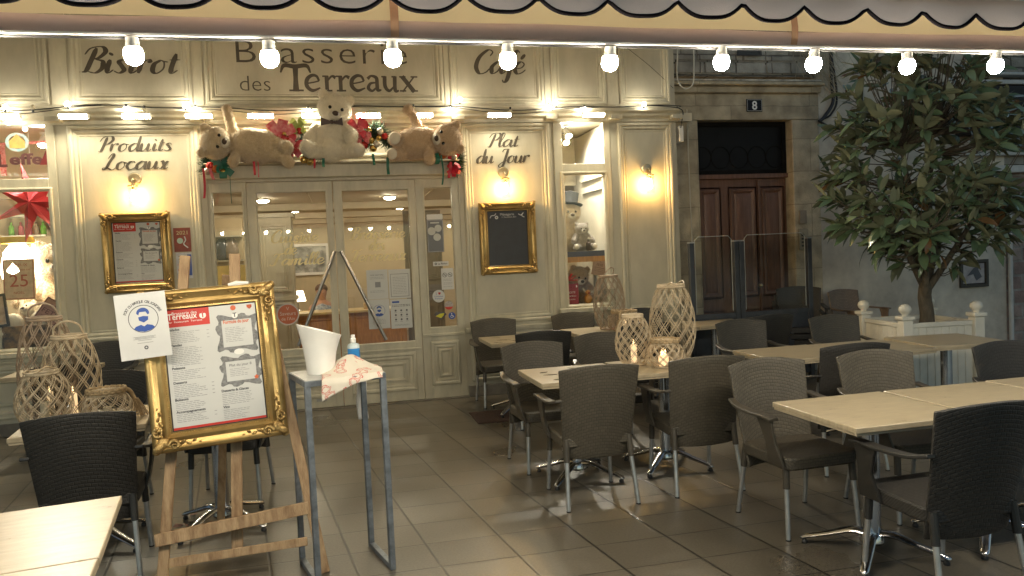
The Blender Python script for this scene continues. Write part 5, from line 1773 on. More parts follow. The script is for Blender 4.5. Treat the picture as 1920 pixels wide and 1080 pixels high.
# ------------------------------------------------------------------ left window display
wb = MB().box(-3.79, -2.76, Y + .17, 9.4, .76, .855)
tag(wb.build('display_board', m_paint_trim), 'cream display board behind the left window', 'shelf')
bear('teddy_bear', 'huge cream bear with a dark nose sitting at the right of the left window', pl_curly, (-3.02, 9.1, .98), 1.72, sit_l, sit_b, ((.02, -.06, .44), .13), None, [((-.19, -.235, .08), (.06, .03, .06), None)], None, (R(4), 0, R(12)), 'plush teddy bears in the windows')
bear('teddy_bear', 'white bear lying under the FETE card in the left window', pl_white, (-3.2, 8.83, .857), .9, [((-.1, -.05, .2), (-.26, -.18, .18), .09, .085), ((.08, -.04, .1), (.24, -.1, .34), .08, .075), ((.02, -.04, .3), (.16, -.1, .42), .07, .065)], [((0, 0, .14), (.2, .12, .15), None), ((.1, 0, .28), (.15, .1, .13), None)], ((-.05, .0, .42), .1), None, [], None, (R(-30), R(-30), 0), 'plush teddy bears in the windows')
dbx = MB().box(-3.42, -2.88, 8.6, 8.7, .857, 1.09)
tag(dbx.build('printed_box', mat('dark_food_print', (.02, .015, .012), .4, vs=14, col2=(.28, .16, .06))), 'dark box printed with food at the foot of the left window', 'box')
wl_ = thing('window_lamp', 'brightly glowing white lamp with a yellow lid in the left window', 'lamp', (-3.29, 9.2, .86))
MB().lathe([(.1, 0), (.1, .02), (.02, .04), (.018, .72)], 14, (-3.31, 8.84, .857)).build('stand', m_white, wl_)
MB().lathe([(.15, .72), (.17, .8), (.13, 1.0), (.07, 1.08)], 20, (-3.31, 8.84, .857)).build('lamp_shade', emit('window_lamp_glow', (1, .88, .66), 16), wl_)
MB().lathe([(.0001, 1.16), (.15, 1.155), (.155, 1.12), (.15, 1.09), (.0001, 1.085)], 20, (-3.31, 8.84, .857)).build('yellow_lid', mat('yellow_plastic', (.7, .45, .02), .4), wl_)
def card(name, label, loc, rot, w_, h_, col, lines, ink, thick=.03):
    t = thing(name, label, 'card', loc, rot)
    MB().box(-w_ / 2, w_ / 2, 0, thick, 0, h_).build('card', mat(name + '_stock', col, .5, var=.18, vs=18), t, world=False, bevel=.002)
    MB().ring(-w_ / 2, w_ / 2, 0, h_, -.0005, [(.008, 0), (.014, 0)]).build('border_print', ink, t, world=False)
    mb = MB()
    for s, sz, z, wd in lines:
        mb.text(s, sz, 0, -.0015, z, 'CENTER', width=wd)
    mb.build('lettering', ink, t, world=False)
    return t
m_cardred = mat('rust_red_ink', (.4, .07, .04), .5)
card('advent_calendar', 'pale brown calendar card with a large red 25 in the left window', (-3.26, 8.66, 1.36), (R(-4), 0, 0), .29, .42, (.62, .45, .3), (('JOYEUX', .04, .345, .17), ('CALENDRIER DE', .022, .30, .22), ('25', .18, .135, .17), ('NOEL', .035, .06, .1)), m_cardred)
card('feast_card', 'brown card reading FETE leaning steeply on the white bear, left window', (-3.02, 8.58, 1.125), (R(-10), R(33), 0), .22, .24, (.33, .17, .12), (('LA', .045, .16, .07), ('FETE', .07, .08, .16), ('DES AMIS', .022, .035, .12)), mat('dark_wine_ink', (.09, .02, .02), .5), .008)
pf = thing('leaning_picture', 'small dark framed picture leaning at the left edge of the left window', 'picture', (-3.5, 8.62, 1.08), (R(-8), R(-7), 0))
MB().ring(-.15, .15, 0, .34, 0, [(0, -.01), (0, .015), (.02, .015), (.022, .004)], fill=True).build('frame', m_frame_dark, pf, world=False)
MB().rect(-.125, .125, .025, .315, -.006).build('picture', mat('soft_painting', (.3, .2, .12), .6, vs=12, col2=(.55, .42, .3)), pf, world=False)
MB().box(-3.66, -3.43, 8.6, 8.75, .857, 1.075).build('pedestal', m_paint_trim, pf)
star = thing('paper_star', 'large red folded paper star hanging in the left window', 'star', (-3.08, 8.72, 2.3))
m_star = mat('red_paper', (.42, .02, .03), .6, var=.15)
pts = []
for i in range(14):
    a = math.pi / 2 + i * math.pi / 7 + .22
    r = .43 if i % 2 == 0 else .14
    pts.append((-3.1 + r * math.cos(a), 8.74, 2.36 + r * math.sin(a)))
vs = pts + [(-3.1, 8.63, 2.36), (-3.1, 8.85, 2.36)]
n = len(pts)
MB().add(vs, [(i, (i + 1) % n, n) for i in range(n)] + [((i + 1) % n, i, n + 1) for i in range(n)]).build('star', m_star, star, smooth=0)
MB().tube([(-3.1, 8.74, 2.79), (-3.1, 8.74, 3.13)], .003, 5).build('string', m_white, star)
ck = thing('wall_clock', 'round grey clock with white dial at the rear of the left window', 'clock', (-3.12, 9.7, 2.26))
p = MB()
p.T = Matrix.Translation((-3.1, 9.78, 2.26)) @ Euler((R(90), 0, 0)).to_matrix().to_4x4()
p.lathe([(.21, 0), (.24, .03), (.22, .06), (.185, .05), (.18, .02)], 32)
p.build('rim', mat('grey_clock_rim', (.12, .13, .13), .3, metal=.5), ck)
MB().disc((-3.1, 9.757, 2.26), .182, 32).build('dial', m_paper, ck)
MB().bar((-3.1, 9.752, 2.26), (-3.02, 9.752, 2.33), .012, .004, (0, 1, 0)).bar((-3.1, 9.75, 2.26), (-3.1, 9.75, 2.12), .008, .004, (0, 1, 0)).build('hands', m_ink, ck)
bw_ = thing('back_shelf', 'cream partition with glass shelves behind the left window', 'shelf', (-3.3, 9.8, .0))
MB().box(-4.2, -2.2, 9.79, 9.83, 0, 2.49).build('panel', m_iwall, bw_)
MB().box(-3.75, -3.3, 9.6, 9.788, 2.05, 2.07).box(-3.75, -3.3, 9.6, 9.788, 2.28, 2.3).build('shelf_board', m_paint_trim, bw_)
rnd = random.Random(8)
for i, x in enumerate((-3.68, -3.58, -3.5, -3.42, -3.35)):
    o = MB().lathe([(.03, 0), (.032, .01), (.028, .1), (.012, .12), (.012, .15)], 12, (x, 9.69, 2.072)).build('bottle', mat('shelf_bottle_%d' % i, (rnd.uniform(.05, .4), rnd.uniform(.05, .3), rnd.uniform(.03, .2)), .15))
    tag(o, 'small bottle on the shelf of the left window, ' + ('farthest left', 'second from the left', 'middle one', 'second from the right', 'nearest the star tips')[i], 'bottle', 'bottles on the window shelf')
# writing stuck on the transom pane
tp = [o for o in wl.children if o.name.startswith('transom_pane')][0]
TY = Y + .026
MB().text('L', .17, -3.28, TY, 2.70, bold=.006).text('effe', .15, -3.18, TY, 2.72, bold=.005, width=.30).build('lettering', mat('dark_red_brown_vinyl', (.09, .03, .03), .5), tp)
MB().text('Ici \u00e0 la pression', .055, -3.28, TY, 2.60, width=.44).build('lettering', mat('white_vinyl', (.6, .55, .5), .5), tp)
MB().annulus((-3.1, TY, 2.94), .075, .105, 24, .9).build('blue_arch_print', mat('light_blue_vinyl', (.15, .35, .45), .5, vs=20, col2=(.5, .5, .4)), tp)
MB().prism([(-3.17, 2.88), (-3.03, 2.88), (-3.03, 2.95), (-3.1, 3.02), (-3.17, 2.95)], TY - .001, TY + .001).build('church_print', mat('golden_vinyl', (.45, .3, .08), .5, vs=25), tp)
MB().prism([(-2.91, 2.71), (-2.79, 2.98), (-2.80, 2.6), (-2.83, 2.6), (-2.845, 2.71)], TY - .001, TY + .001).build('red_point_print', mat('dark_red_vinyl', (.2, .02, .02), .5), tp)
rn = thing('dotted_ribbon', 'red ribbon with white dots strung across the upper left window', 'ribbon', (-3.1, 8.62, 2.96))
m_dot = mat('red_dotted', (.5, .03, .04), .6, var=.25, vs=60, col2=(.7, .35, .32))
MB().grid(lambda u, v: (-3.72 + .94 * u, 8.62, 2.945 + .03 * v - .02 * math.sin(u * 3.14) + .02 * u), 20, 1).build('band', m_dot, rn)
MB().grid(lambda u, v: (-3.33 + .055 * u, 8.615, 2.63 + .3 * v), 1, 8).build('hanging_end', m_dot, rn)
# ------------------------------------------------------------------ notices and stickers on the entrance glass
SY = DY + .008
def notice(name, label, cat, x0, x1, z0, z1, col=None, m=None, group='paper notices on the entrance glass'):
    t = thing(name, label, cat, ((x0 + x1) / 2, SY, z0), 0, group)
    MB().box(x0, x1, SY - .002, SY, z0, z1).build('sheet', m or m_paper, t, smooth=0)
    return t
def textlines(t, x0, x1, zs, y=None, name='small_print', m=None, h=.0035, seed=0):
    r_ = random.Random(seed)
    mb = MB()
    for z in zs:
        u = x0
        while u < x1:
            l = r_.uniform(.008, .03)
            mb.rect(u, min(u + l, x1), z, z + h, SY - .0028)
            u += l + .006
    mb.build(name, m or m_greyink, t, smooth=0)
n1 = notice('paper_notice', 'plain white notice with a small grey square, upper left on the right door leaf', 'notice', .255, .485, 1.17, 1.495)
MB().rect(.345, .405, 1.3, 1.36, SY - .0028).build('grey_square', m_greyink, n1)
MB().text('PASS SANITAIRE', .02, .37, SY - .0029, 1.43, 'CENTER').build('heading', m_ink, n1)
textlines(n1, .29, .45, (1.41, 1.395, 1.26, 1.245), seed=1)
n2 = notice('paper_notice', 'white framed notice in a shiny sleeve, upper right on the right door leaf', 'notice', .495, .735, 1.165, 1.49)
MB().ring(.515, .715, 1.185, 1.44, SY - .0026, [(0, 0), (.004, 0)]).build('border_print', m_ink, n2)
textlines(n2, .54, .69, [1.40 - .018 * i for i in range(11)], seed=2)
n3 = notice('paper_notice', 'white notice with a blue masked head, lower left on the right door leaf', 'notice', .255, .49, .84, 1.165)
a, hd = mask_icon(.375, 1.04, .065)
for q, nm, m in ((a, 'ring_print', m_blueink), (hd, 'masked_head_print', m_blueink)):
    q.v = [(v[0], SY - .0028, v[2]) for v in q.v]
    q.build(nm, m, n3)
textlines(n3, .30, .44, (.94, .925, .91, .895), seed=3)
n4 = notice('paper_notice', 'printed rules notice with small figures, lower right on the right door leaf', 'notice', .5, .735, .83, 1.155)
MB().rect(.52, .6, 1.115, 1.135, SY - .0028).build('blue_heading', m_blueink, n4)
textlines(n4, .52, .715, (1.09, 1.075), h=.006, seed=4, name='heading', m=m_ink)
mb = MB()
for i in range(3):
    for j in range(3):
        mb.disc((.555 + .062 * i, SY - .0028, 1.03 - .05 * j), .011, 12)
        mb.rect(.54 + .062 * i, .57 + .062 * i, 1.006 - .05 * j, 1.009 - .05 * j, SY - .0028)
mb.build('small_pictograms', m_ink, n4)
textlines(n4, .54, .7, (.87, .86), seed=5)
# sidelight
s1 = notice('notice_case', 'dark poster with three pale discs at the top of the right sidelight', 'poster', .95, 1.135, 1.66, 2.09, m=mat('dark_poster', (.05, .05, .05), .3), group='signs on the right sidelight')
MB().rect(.952, 1.133, 2.03, 2.088, SY - .0028).build('pale_band', m_paper, s1)
mb = MB().disc((1.0, SY - .003, 1.9), .045).disc((1.075, SY - .0034, 1.93), .04).disc((1.06, SY - .0038, 1.83), .042)
mb.rect(.99, 1.09, 1.985, 2.0, SY - .003)
mb.build('pale_discs', mat('pale_grey_print', (.5, .5, .46), .5), s1)
MB().ring(.952, 1.133, 1.662, 2.028, SY - .003, [(0, 0), (.01, 0)]).build('border_print', m_greyink, s1)
s2 = notice('region_sticker', 'small white strip reading La Region on the right sidelight', 'sticker', 1.0, 1.175, 1.505, 1.555, group='signs on the right sidelight')
MB().text('La R\u00e9gion', .032, 1.055, SY - .0028, 1.52, width=.105, bold=.0006).annulus((1.03, SY - .0028, 1.53), .006, .014, 14).build('lettering', m_ink, s2)
s3 = notice('no_smoking_sign', 'white sign with two prohibition circles on the right sidelight', 'sign', 1.085, 1.225, 1.235, 1.475, group='signs on the right sidelight')
mb = MB()
for x in (1.125, 1.185):
    mb.annulus((x, SY - .0028, 1.40), .021, .026, 20)
    mb.bar((x - .017, SY - .0030, 1.417), (x + .017, SY - .0030, 1.383), .005, .0002, (0, 1, 0))
    mb.rect(x - .014, x + .014, 1.397, 1.403, SY - .0029)
mb.build('prohibition_print', m_ink, s3)
textlines(s3, 1.105, 1.205, (1.35, 1.335, 1.31, 1.295, 1.265), seed=6)
def round_sticker(name, label, x, z, r, m):
    t = thing(name, label, 'sticker', (x, SY, z), 0, 'round stickers on the entrance glass')
    MB().disc((x, SY - .0015, z), r, 32).build('disc', m, t)
    return t
r1 = round_sticker('round_sticker', 'white round sticker with blue writing and a heart, right sidelight', 1.045, 1.165, .07, m_paper)
MB().text('J', .035, 1.012, SY - .003, 1.185).text("l'artisanat", .022, 1.045, SY - .003, 1.155, 'CENTER', width=.1).text('fran\u00e7ais', .024, 1.045, SY - .003, 1.13, 'CENTER', width=.085).build('lettering', m_blueink, r1)
MB().disc((1.048, SY - .003, 1.2), .0085, 10).disc((1.061, SY - .0032, 1.2), .0085, 10).prism([(1.04, 1.196), (1.069, 1.196), (1.0545, 1.178)], SY - .0034, SY - .003).build('heart_print', m_red, r1)
r2 = round_sticker('round_sticker', 'greyish round sticker with a red lower edge, right sidelight', 1.155, 1.055, .05, mat('grey_round_print', (.4, .36, .33), .5, var=.3, vs=40))
MB().prism([(1.155 + .05 * math.cos(t), 1.055 + .05 * math.sin(t)) for t in [R(200 + 14 * i) for i in range(11)]], SY - .0028, SY - .0016).build('red_edge', m_red, r2)
bd = thing('yellow_badge', 'black and yellow shield shaped badge at the bottom of the right sidelight', 'sticker', (1.05, SY, .93), 0, 'signs on the right sidelight')
MB().prism([(.985, .955), (1.0, .985), (1.1, .985), (1.125, .955), (1.06, .895)], SY - .002, SY - .0002).build('badge', m_ink, bd)
MB().prism([(1.0, .94), (1.05, .965), (1.1, .97), (1.09, .945), (1.06, .915)], SY - .003, SY - .0021).build('yellow_print', mat('yellow_vinyl', (.65, .6, .03), .5), bd)
MB().ring(.99, 1.12, .9, .98, SY - .0031, [(0, 0), (.001, 0)]).f and None
ws_ = round_sticker('wheelchair_sticker', 'dark blue round wheelchair sticker at the bottom of the right sidelight', 1.185, .935, .04, m_blueink)
mb = MB().disc((1.182, SY - .003, .96), .006, 10)
mb.tube([(1.182, SY - .003, .952), (1.184, SY - .003, .935), (1.198, SY - .003, .933), (1.206, SY - .003, .918)], .003, 5)
mb.annulus((1.183, SY - .003, .926), .012, .016, 18)
mb.build('wheelchair_print', m_white, ws_)
r3 = round_sticker('round_sticker', 'large orange round sticker with pale rim, lower left door leaf', -.6, 1.06, .12, mat('pale_rim', (.5, .45, .42), .4))
MB().disc((-.6, SY - .0022, 1.06), .105, 36).build('orange_disc', mat('burnt_orange_print', (.45, .11, .04), .4, var=.1), r3)
MB().text('Saveurs', .058, -.6, SY - .003, 1.05, 'CENTER', width=.165).text("de l'Ain", .05, -.6, SY - .003, .995, 'CENTER', width=.14).text('V', .05, -.6, SY - .003, 1.105, 'CENTER').build('lettering', mat('pale_print', (.62, .5, .42), .5), r3)
# small posters on the left wall by the frame
for i, (x0, x1, z0, z1, col, txt, l) in enumerate(((-1.695, -1.53, 1.78, 2.03, (.24, .05, .03), '2021', 'small dark red 2021 card right of the gilded menu frame'), (-1.685, -1.53, 1.5, 1.77, (.55, .55, .58), '2019', 'small white and blue 2019 card below the red card by the gilded menu frame'))):
    t = thing('year_card', l, 'card', ((x0 + x1) / 2, Y - .004, z0), 0, 'year cards by the menu frame')
    MB().box(x0, x1, Y - .006, Y - .0005, z0, z1).build('card', mat('year_card_%d' % i, col, .4, var=.2, vs=15), t)
    MB().text(txt, .055, (x0 + x1) / 2, Y - .0075, z1 - .07, 'CENTER', width=.11, bold=.001).build('lettering', mat('year_print_%d' % i, ((.5, .38, .2), (.35, .2, .05))[i], .5), t)
    if i == 0:
        MB().disc((-1.635, Y - .0075, 1.895), .03).build('pale_ball_print', mat('pale_green_print', (.4, .5, .42), .5), t)
        MB().tube(spline([(-1.59, Y - .0075, 1.94), (-1.58, Y - .0075, 1.9), (-1.6, Y - .0075, 1.86), (-1.56, Y - .0075, 1.82)], 4), .006, 5).build('dancer_print', m_paper, t)
    else:
        MB().rect(-1.575, -1.535, 1.53, 1.75, Y - .0072).build('blue_strip', m_blueink, t)
        MB().text('LE BON GUIDE', .02, -1.63, Y - .0075, 1.64, 'CENTER', width=.09).rect(-1.67, -1.59, 1.58, 1.6, Y - .0075).rect(-1.67, -1.6, 1.54, 1.56, Y - .0075).build('red_print', m_red, t)
# ------------------------------------------------------------------ the old stone house on the right
WY = 8.72
def render_wall():
    m = mat('dirty_rendered_wall', (.4, .345, .28), .85, var=.2, vs=2.2, col2=(.66, .59, .48), bump=.5, bs=22)
    return m
def stones(name, c1, c2, mortar, bw, rh, ms=.012, off=.5, bump=.6):
    m = bpy.data.materials.new(name)
    m.use_nodes = True
    t = m.node_tree
    b = t.nodes['Principled BSDF']
    b.inputs['Roughness'].default_value = .85
    tc = nn(t, 'ShaderNodeTexCoord')
    sx = nn(t, 'ShaderNodeSeparateXYZ')
    t.links.new(tc.outputs['Object'], sx.inputs[0])
    cb = nn(t, 'ShaderNodeCombineXYZ')
    t.links.new(sx.outputs[0], cb.inputs[0])
    t.links.new(sx.outputs[2], cb.inputs[1])
    no = nn(t, 'ShaderNodeTexNoise')
    no.inputs['Scale'].default_value = 5
    no.inputs['Detail'].default_value = 6
    t.links.new(tc.outputs['Object'], no.inputs['Vector'])
    wv = nn(t, 'ShaderNodeVectorMath', operation='MULTIPLY_ADD')
    t.links.new(no.outputs['Color'], wv.inputs[0])
    wv.inputs[1].default_value = (.03, .03, 0)
    t.links.new(cb.outputs[0], wv.inputs[2])
    br = nn(t, 'ShaderNodeTexBrick')
    br.offset = off
    br.inputs['Scale'].default_value = 1
    br.inputs['Brick Width'].default_value = bw
    br.inputs['Row Height'].default_value = rh
    br.inputs['Mortar Size'].default_value = ms
    br.inputs['Mortar Smooth'].default_value = .4
    br.inputs['Color1'].default_value = (*c1, 1)
    br.inputs['Color2'].default_value = (*c2, 1)
    br.inputs['Mortar'].default_value = (*mortar, 1)
    t.links.new(wv.outputs[0], br.inputs['Vector'])
    mr = nn(t, 'ShaderNodeMapRange')
    mr.inputs[1].default_value = .3
    mr.inputs[2].default_value = .7
    mr.inputs[3].default_value = .65
    mr.inputs[4].default_value = 1.3
    t.links.new(no.outputs[0], mr.inputs[0])
    s_ = nn(t, 'ShaderNodeVectorMath', operation='SCALE')
    t.links.new(br.outputs['Color'], s_.inputs[0])
    t.links.new(mr.outputs[0], s_.inputs['Scale'])
    t.links.new(s_.outputs[0], b.inputs['Base Color'])
    n2 = nn(t, 'ShaderNodeTexNoise')
    n2.inputs['Scale'].default_value = 45
    t.links.new(tc.outputs['Object'], n2.inputs['Vector'])
    ml = nn(t, 'ShaderNodeMath', operation='MULTIPLY_ADD')
    t.links.new(br.outputs['Fac'], ml.inputs[0])
    ml.inputs[1].default_value = -1.2
    t.links.new(n2.outputs[0], ml.inputs[2])
    bp = nn(t, 'ShaderNodeBump')
    bp.inputs['Strength'].default_value = bump
    bp.inputs['Distance'].default_value = .02
    t.links.new(ml.outputs[0], bp.inputs['Height'])
    t.links.new(bp.outputs[0], b.inputs['Normal'])
    return m
m_surround = stones('grey_sandstone', (.37, .31, .215), (.47, .4, .28), (.28, .235, .165), 1.6, .42, .006, .3, .5)
m_brick = stones('old_grey_masonry', (.24, .215, .18), (.34, .31, .26), (.1, .09, .07), .42, .15, .014)
m_rubble = stones('reddish_rubble', (.22, .14, .12), (.33, .26, .22), (.28, .25, .22), .3, .2, .02)
hs = thing('stone_house', 'old grey house front with sandstone door surround and stained pale render', 'house', (6.5, WY, 0))
MB().box(6.14, 9.06, WY, WY + .3, 0, 4.9).build('rendered_wall', render_wall(), hs)
MB().box(4.0, 6.139, WY - .005, WY + .3, 3.72, 4.9).build('masonry_band', m_brick, hs)
MB().box(9.061, 16, WY, WY + .3, 0, 2.42).build('rubble_wall', m_rubble, hs)
MB().box(9.061, 16, WY + .02, WY + .3, 2.421, 4.9).build('upper_wall', m_brick, hs)
mb = MB().box(4.0, 4.425, WY - .03, WY + .25, 0, 3.168)
mb.build('door_jamb', m_surround, hs, bevel=.012)
MB().box(5.745, 6.138, WY - .03, WY + .25, 0, 3.168).build('door_jamb', m_surround, hs, bevel=.012)
MB().box(4.0, 6.14, WY - .034, WY + .25, 3.17, 3.5).build('lintel', m_surround, hs, bevel=.01)
MB().box(4.0, 6.15, WY - .09, WY + .25, 3.502, 3.58).box(4.0, 6.17, WY - .16, WY + .25, 3.583, 3.63).build('ledge', m_surround, hs, bevel=.012)
MB().box(4.02, 6.1, WY - .165, WY - .02, 3.632, 3.65).build('pale_ledge_top', mat('bird_limed_stone', (.42, .4, .34), .8, var=.4, vs=9), hs)
mb = MB()
rnd = random.Random(5)
for z in (3.76, 3.92, 4.08, 4.24):
    x = 4.1 + rnd.uniform(0, .1)
    while x < 6.0:
        l = rnd.uniform(.25, .42)
        mb.box(x, min(x + l, 6.12), WY - .02 - rnd.uniform(0, .012), WY - .006, z, z + .13)
        x += l + .02
mb.build('facing_stone', stones('rough_facing_stone', (.2, .18, .15), (.36, .33, .28), (.14, .12, .1), .5, .5, .01), hs, bevel=.012)
dk = MB().box(5.0, 5.3, WY - .06, WY - .034, 4.0, 4.12).ring(4.98, 5.32, 3.97, 4.2, WY - .06, [(0, 0), (0, .012), (.025, .012), (.025, 0)])
dk.build('iron_bracket', m_frame_dark, hs)
# the door of number 8
m_door = mat('dark_mahogany', (.12, .058, .036), .42, var=.35, vs=4, stretch=(7, 7, .7), col2=(.2, .1, .065), bump=.15, bs=40)
DZ = 2.44
dd = MB().box(4.43, 5.74, WY + .14, WY + .2, 0, DZ)
for x0, x1 in ((4.47, 4.8), (4.9, 5.31), (5.35, 5.71)):
    for z0, z1 in ((.15, .75), (.9, 2.34)):
        dd.ring(x0, x1, z0, z1, WY + .14, [(0, 0), (.02, .0), (.035, .025), (.06, .02), (.085, -.0), (.09, .006), (.14, .02)], fill=True)
dd.box(5.315, 5.345, WY + .105, WY + .139, .05, DZ - .02)
door8 = dd.build('door', m_door, hs, bevel=.003, smooth=25)
MB().box(4.43, 5.74, WY + .08, WY + .2, DZ + .002, DZ + .06).build('transom_bar', m_door, hs, bevel=.006)
mb = MB()
mb.ring(4.43, 5.74, DZ + .062, 3.168, WY + .14, [(0, 0), (0, .03), (.05, .03), (.05, 0)])
for i in range(5):
    x = 4.56 + i * .26
    mb.tube([(x + .13 * math.cos(a), WY + .15, 2.72 + .14 * math.sin(a)) for a in [2 * math.pi * k / 20 for k in range(20)]], .005, 5, closed=True)
mb.build('transom_grille', mat('black_iron', (.012, .011, .01), .9, var=.3, spec=.1), hs)
MB().box(4.426, 5.744, WY + .155, WY + .245, DZ + .061, 3.169).build('transom_glass', mat('dark_dusty_glass', (.012, .012, .012), .5, spec=.15), hs)
MB().box(4.3, 5.9, WY + .26, WY + .3, 0, 3.6).build('inner_wall', m_frame_dark, hs)
MB().ell((5.3, WY + .09, 1.05), (.03, .035, .03)).build('door_knob', m_brass, door8)
np_ = MB().box(5.1, 5.32, WY - .048, WY - .0345, 3.27, 3.43).build('number_plate', mat('enamel_black_plate', (.01, .011, .016), .6, spec=.2), hs, bevel=.004)
MB().text('8', .15, 5.21, WY - .0495, 3.298, 'CENTER', bold=.003).ring(5.105, 5.315, 3.275, 3.425, WY - .0492, [(.004, 0), (.007, 0)]).build('number', m_white, np_)
ic = MB().box(5.79, 5.92, WY - .055, WY - .031, 1.49, 1.76).build('intercom', mat('pale_bronze_plate', (.26, .22, .16), .4, metal=.4), hs, bevel=.005)
mb = MB()
for k in range(4):
    mb.box(5.82, 5.86, WY - .06, WY - .0555, 1.53 + .045 * k, 1.555 + .045 * k)
mb.build('bell_button', m_black, ic)
MB().box(5.81, 5.91, WY - .05, WY - .031, 1.83, 2.0).build('small_case', mat('pale_bronze_case', (.24, .2, .15), .5), hs, bevel=.005)
# dark roller shutter box and white mouldings of the next shop
MB().box(8.25, 12.5, WY - .35, WY - .001, 2.93, 3.55).build('dark_awning_box', mat('dark_charcoal_canvas', (.018, .017, .018), .8, var=.25, vs=30, bump=.2, bs=200), hs, bevel=.02)
mw = mat('white_shop_moulding', (.5, .49, .46), .6, var=.12)
mb = MB()
for z0, z1, d in ((2.78, 2.9, .12), (2.66, 2.72, .08), (2.42, 2.52, .1), (3.6, 3.66, .22), (3.74, 3.78, .16)):
    mb.box(8.35, 12.5, WY - d, WY - .001, z0, z1)
mb.build('white_moulding', mw, hs, bevel=.01)
MB().tube([(9.08, WY - .05, 2.41), (9.085, WY - .05, .0)], .03, 12).build('downpipe', mw, hs)
MB().tube([(4.27, WY - .06, 3.3), (4.275, WY - .05, 2.6), (4.3, WY - .05, .3)], .008, 6).build('pale_cable', mat('pale_cable', (.5, .46, .36), .5), hs)
mb = MB()
mb.tube(spline([(6.35, WY - .03, 4.2), (6.33, WY - .04, 3.7), (6.34, WY - .05, 3.4), (6.2, WY - .06, 3.2), (6.12, WY - .06, 3.14)], 6), .022, 7)
mb.tube(spline([(6.3, WY - .03, 4.3), (6.4, WY - .05, 3.5), (6.3, WY - .07, 3.24), (6.15, WY - .06, 3.16)], 6), .014, 6)
mb.tube(spline([(6.12, WY - .06, 3.14), (6.3, WY - .06, 3.07), (6.55, WY - .05, 3.08), (6.75, WY - .05, 3.2), (6.8, WY - .04, 4.2)], 6), .015, 6)
mb.tube(spline([(6.15, WY - .05, 3.12), (6.5, WY - .05, 3.03), (7.1, WY - .04, 3.05), (7.4, WY - .04, 3.03)], 6), .012, 6)
mb.build('black_cable', m_black, hs, smooth=60)
tuft = MB()
rnd = random.Random(21)
for i in range(85):
    x0 = rnd.choice((5.9, 6.1, 6.2))
    p0 = Vector((x0 + rnd.uniform(-.5, .1), WY - .1, 4.35 + rnd.uniform(-.1, .3)))
    p1 = Vector((6.15 + rnd.gauss(0, .14), WY - .12, 3.85 + rnd.gauss(0, .15)))
    p2 = p1 + Vector((rnd.gauss(.1, .12), rnd.uniform(-.1, 0), -rnd.uniform(.1, .38)))
    tuft.tube(spline([p0, p1, p2], 4), .0022, 3)
o = tuft.build('dry_grass', mat('dry_straw', (.4, .35, .25), .8))
tag(o, 'wisp of dry straw hanging over the right corner of the number 8 doorway', 'dry grass')
o['kind'] = 'stuff'
# white loop of cord by the corner of the front
cbm = thing('cord_loop', 'white cord hanging in a loop between the cream front and the stone door', 'cord', (4.06, 8.5, 3.5))
MB().tube(spline([(4.09, 8.42, 4.3), (4.06, 8.43, 3.9), (4.05, 8.43, 3.62), (4.13, 8.42, 3.5), (4.24, 8.42, 3.55), (4.27, 8.43, 3.75), (4.28, 8.44, 4.1)], 8), .008, 6).build('cord', mat('white_cord', (.6, .58, .5), .6), cbm)
MB().box(4.035, 4.09, Y - .02, Y + .1, 2.86, 3.05).build('junction_box', m_white, cbm, bevel=.006)
# framed picture on the wall right of the tree
fp = thing('wall_picture', 'small dark framed print with black birds on the rendered wall right of the trunk', 'picture', (8.5, WY, .85))
MB().ring(8.28, 8.74, .86, 1.24, WY - .002, [(0, 0), (0, .03), (.04, .03), (.05, .008)], fill=True).build('frame', m_frame_dark, fp)
MB().rect(8.335, 8.685, .915, 1.185, WY - .0125).build('print', mat('pale_print_sheet', (.5, .45, .42), .5, vs=9, col2=(.3, .25, .25)), fp)
MB().prism([(8.4, 1.02), (8.5, 1.12), (8.62, 1.17), (8.58, 1.1), (8.64, 1.0), (8.55, .95), (8.5, 1.04)], WY - .016, WY - .0135).build('black_bird_print', m_ink, fp)

# ------------------------------------------------------------------ glass wind screens
m_post = mat('dark_grey_post', (.05, .055, .065), .4, metal=.3, var=.2)
m_pane = glassmat('screen_glass', (.8, .81, .79), .6, .12)
m_rimg = mat('pale_glass_edge', (.4, .42, .4), .3)
def screen(label, x0, x1, y):
    t = thing('wind_screen', label, 'glass screen', ((x0 + x1) / 2, y, 0), 0, 'glass wind screens at the number 8 door')
    for x in (x0, x1):
        p = MB().box(x - .028, x + .028, y - .028, y + .028, 0.0, 1.63).build('post', m_post, t, bevel=.004)
        MB().box(x - .03, x + .03, y - .03, y + .03, 1.6305, 1.645).build('cap', m_alu, p)
    MB().rect(x0 + .05, x1 - .05, .82, 1.7, y).build('pane', m_pane, t)
    MB().tube([(x0 + .05, y, .84), (x0 + .05, y, 1.66), (x0 + .09, y, 1.7), (x1 - .09, y, 1.7), (x1 - .05, y, 1.66), (x1 - .05, y, .84)], .004, 5).build('pane_edge', m_rimg, t)
    MB().box(x0 + .03, x1 - .03, y - .02, y + .02, .76, .815).build('rail', m_post, t, bevel=.003)
    MB().box(x0 + .03, x1 - .03, y - .02, y + .02, .05, .1).build('rail', m_post, t, bevel=.003)
    MB().box(x0 + .03, x1 - .03, y - .008, y + .008, .101, .759).build('lower_panel', m_post, t)
screen('clear glass wind screen between two dark posts, beside the cream front', 3.86, 4.415, 7.85)
screen('wider clear glass wind screen with dark posts, beside the rendered wall', 4.48, 5.36, 7.85)

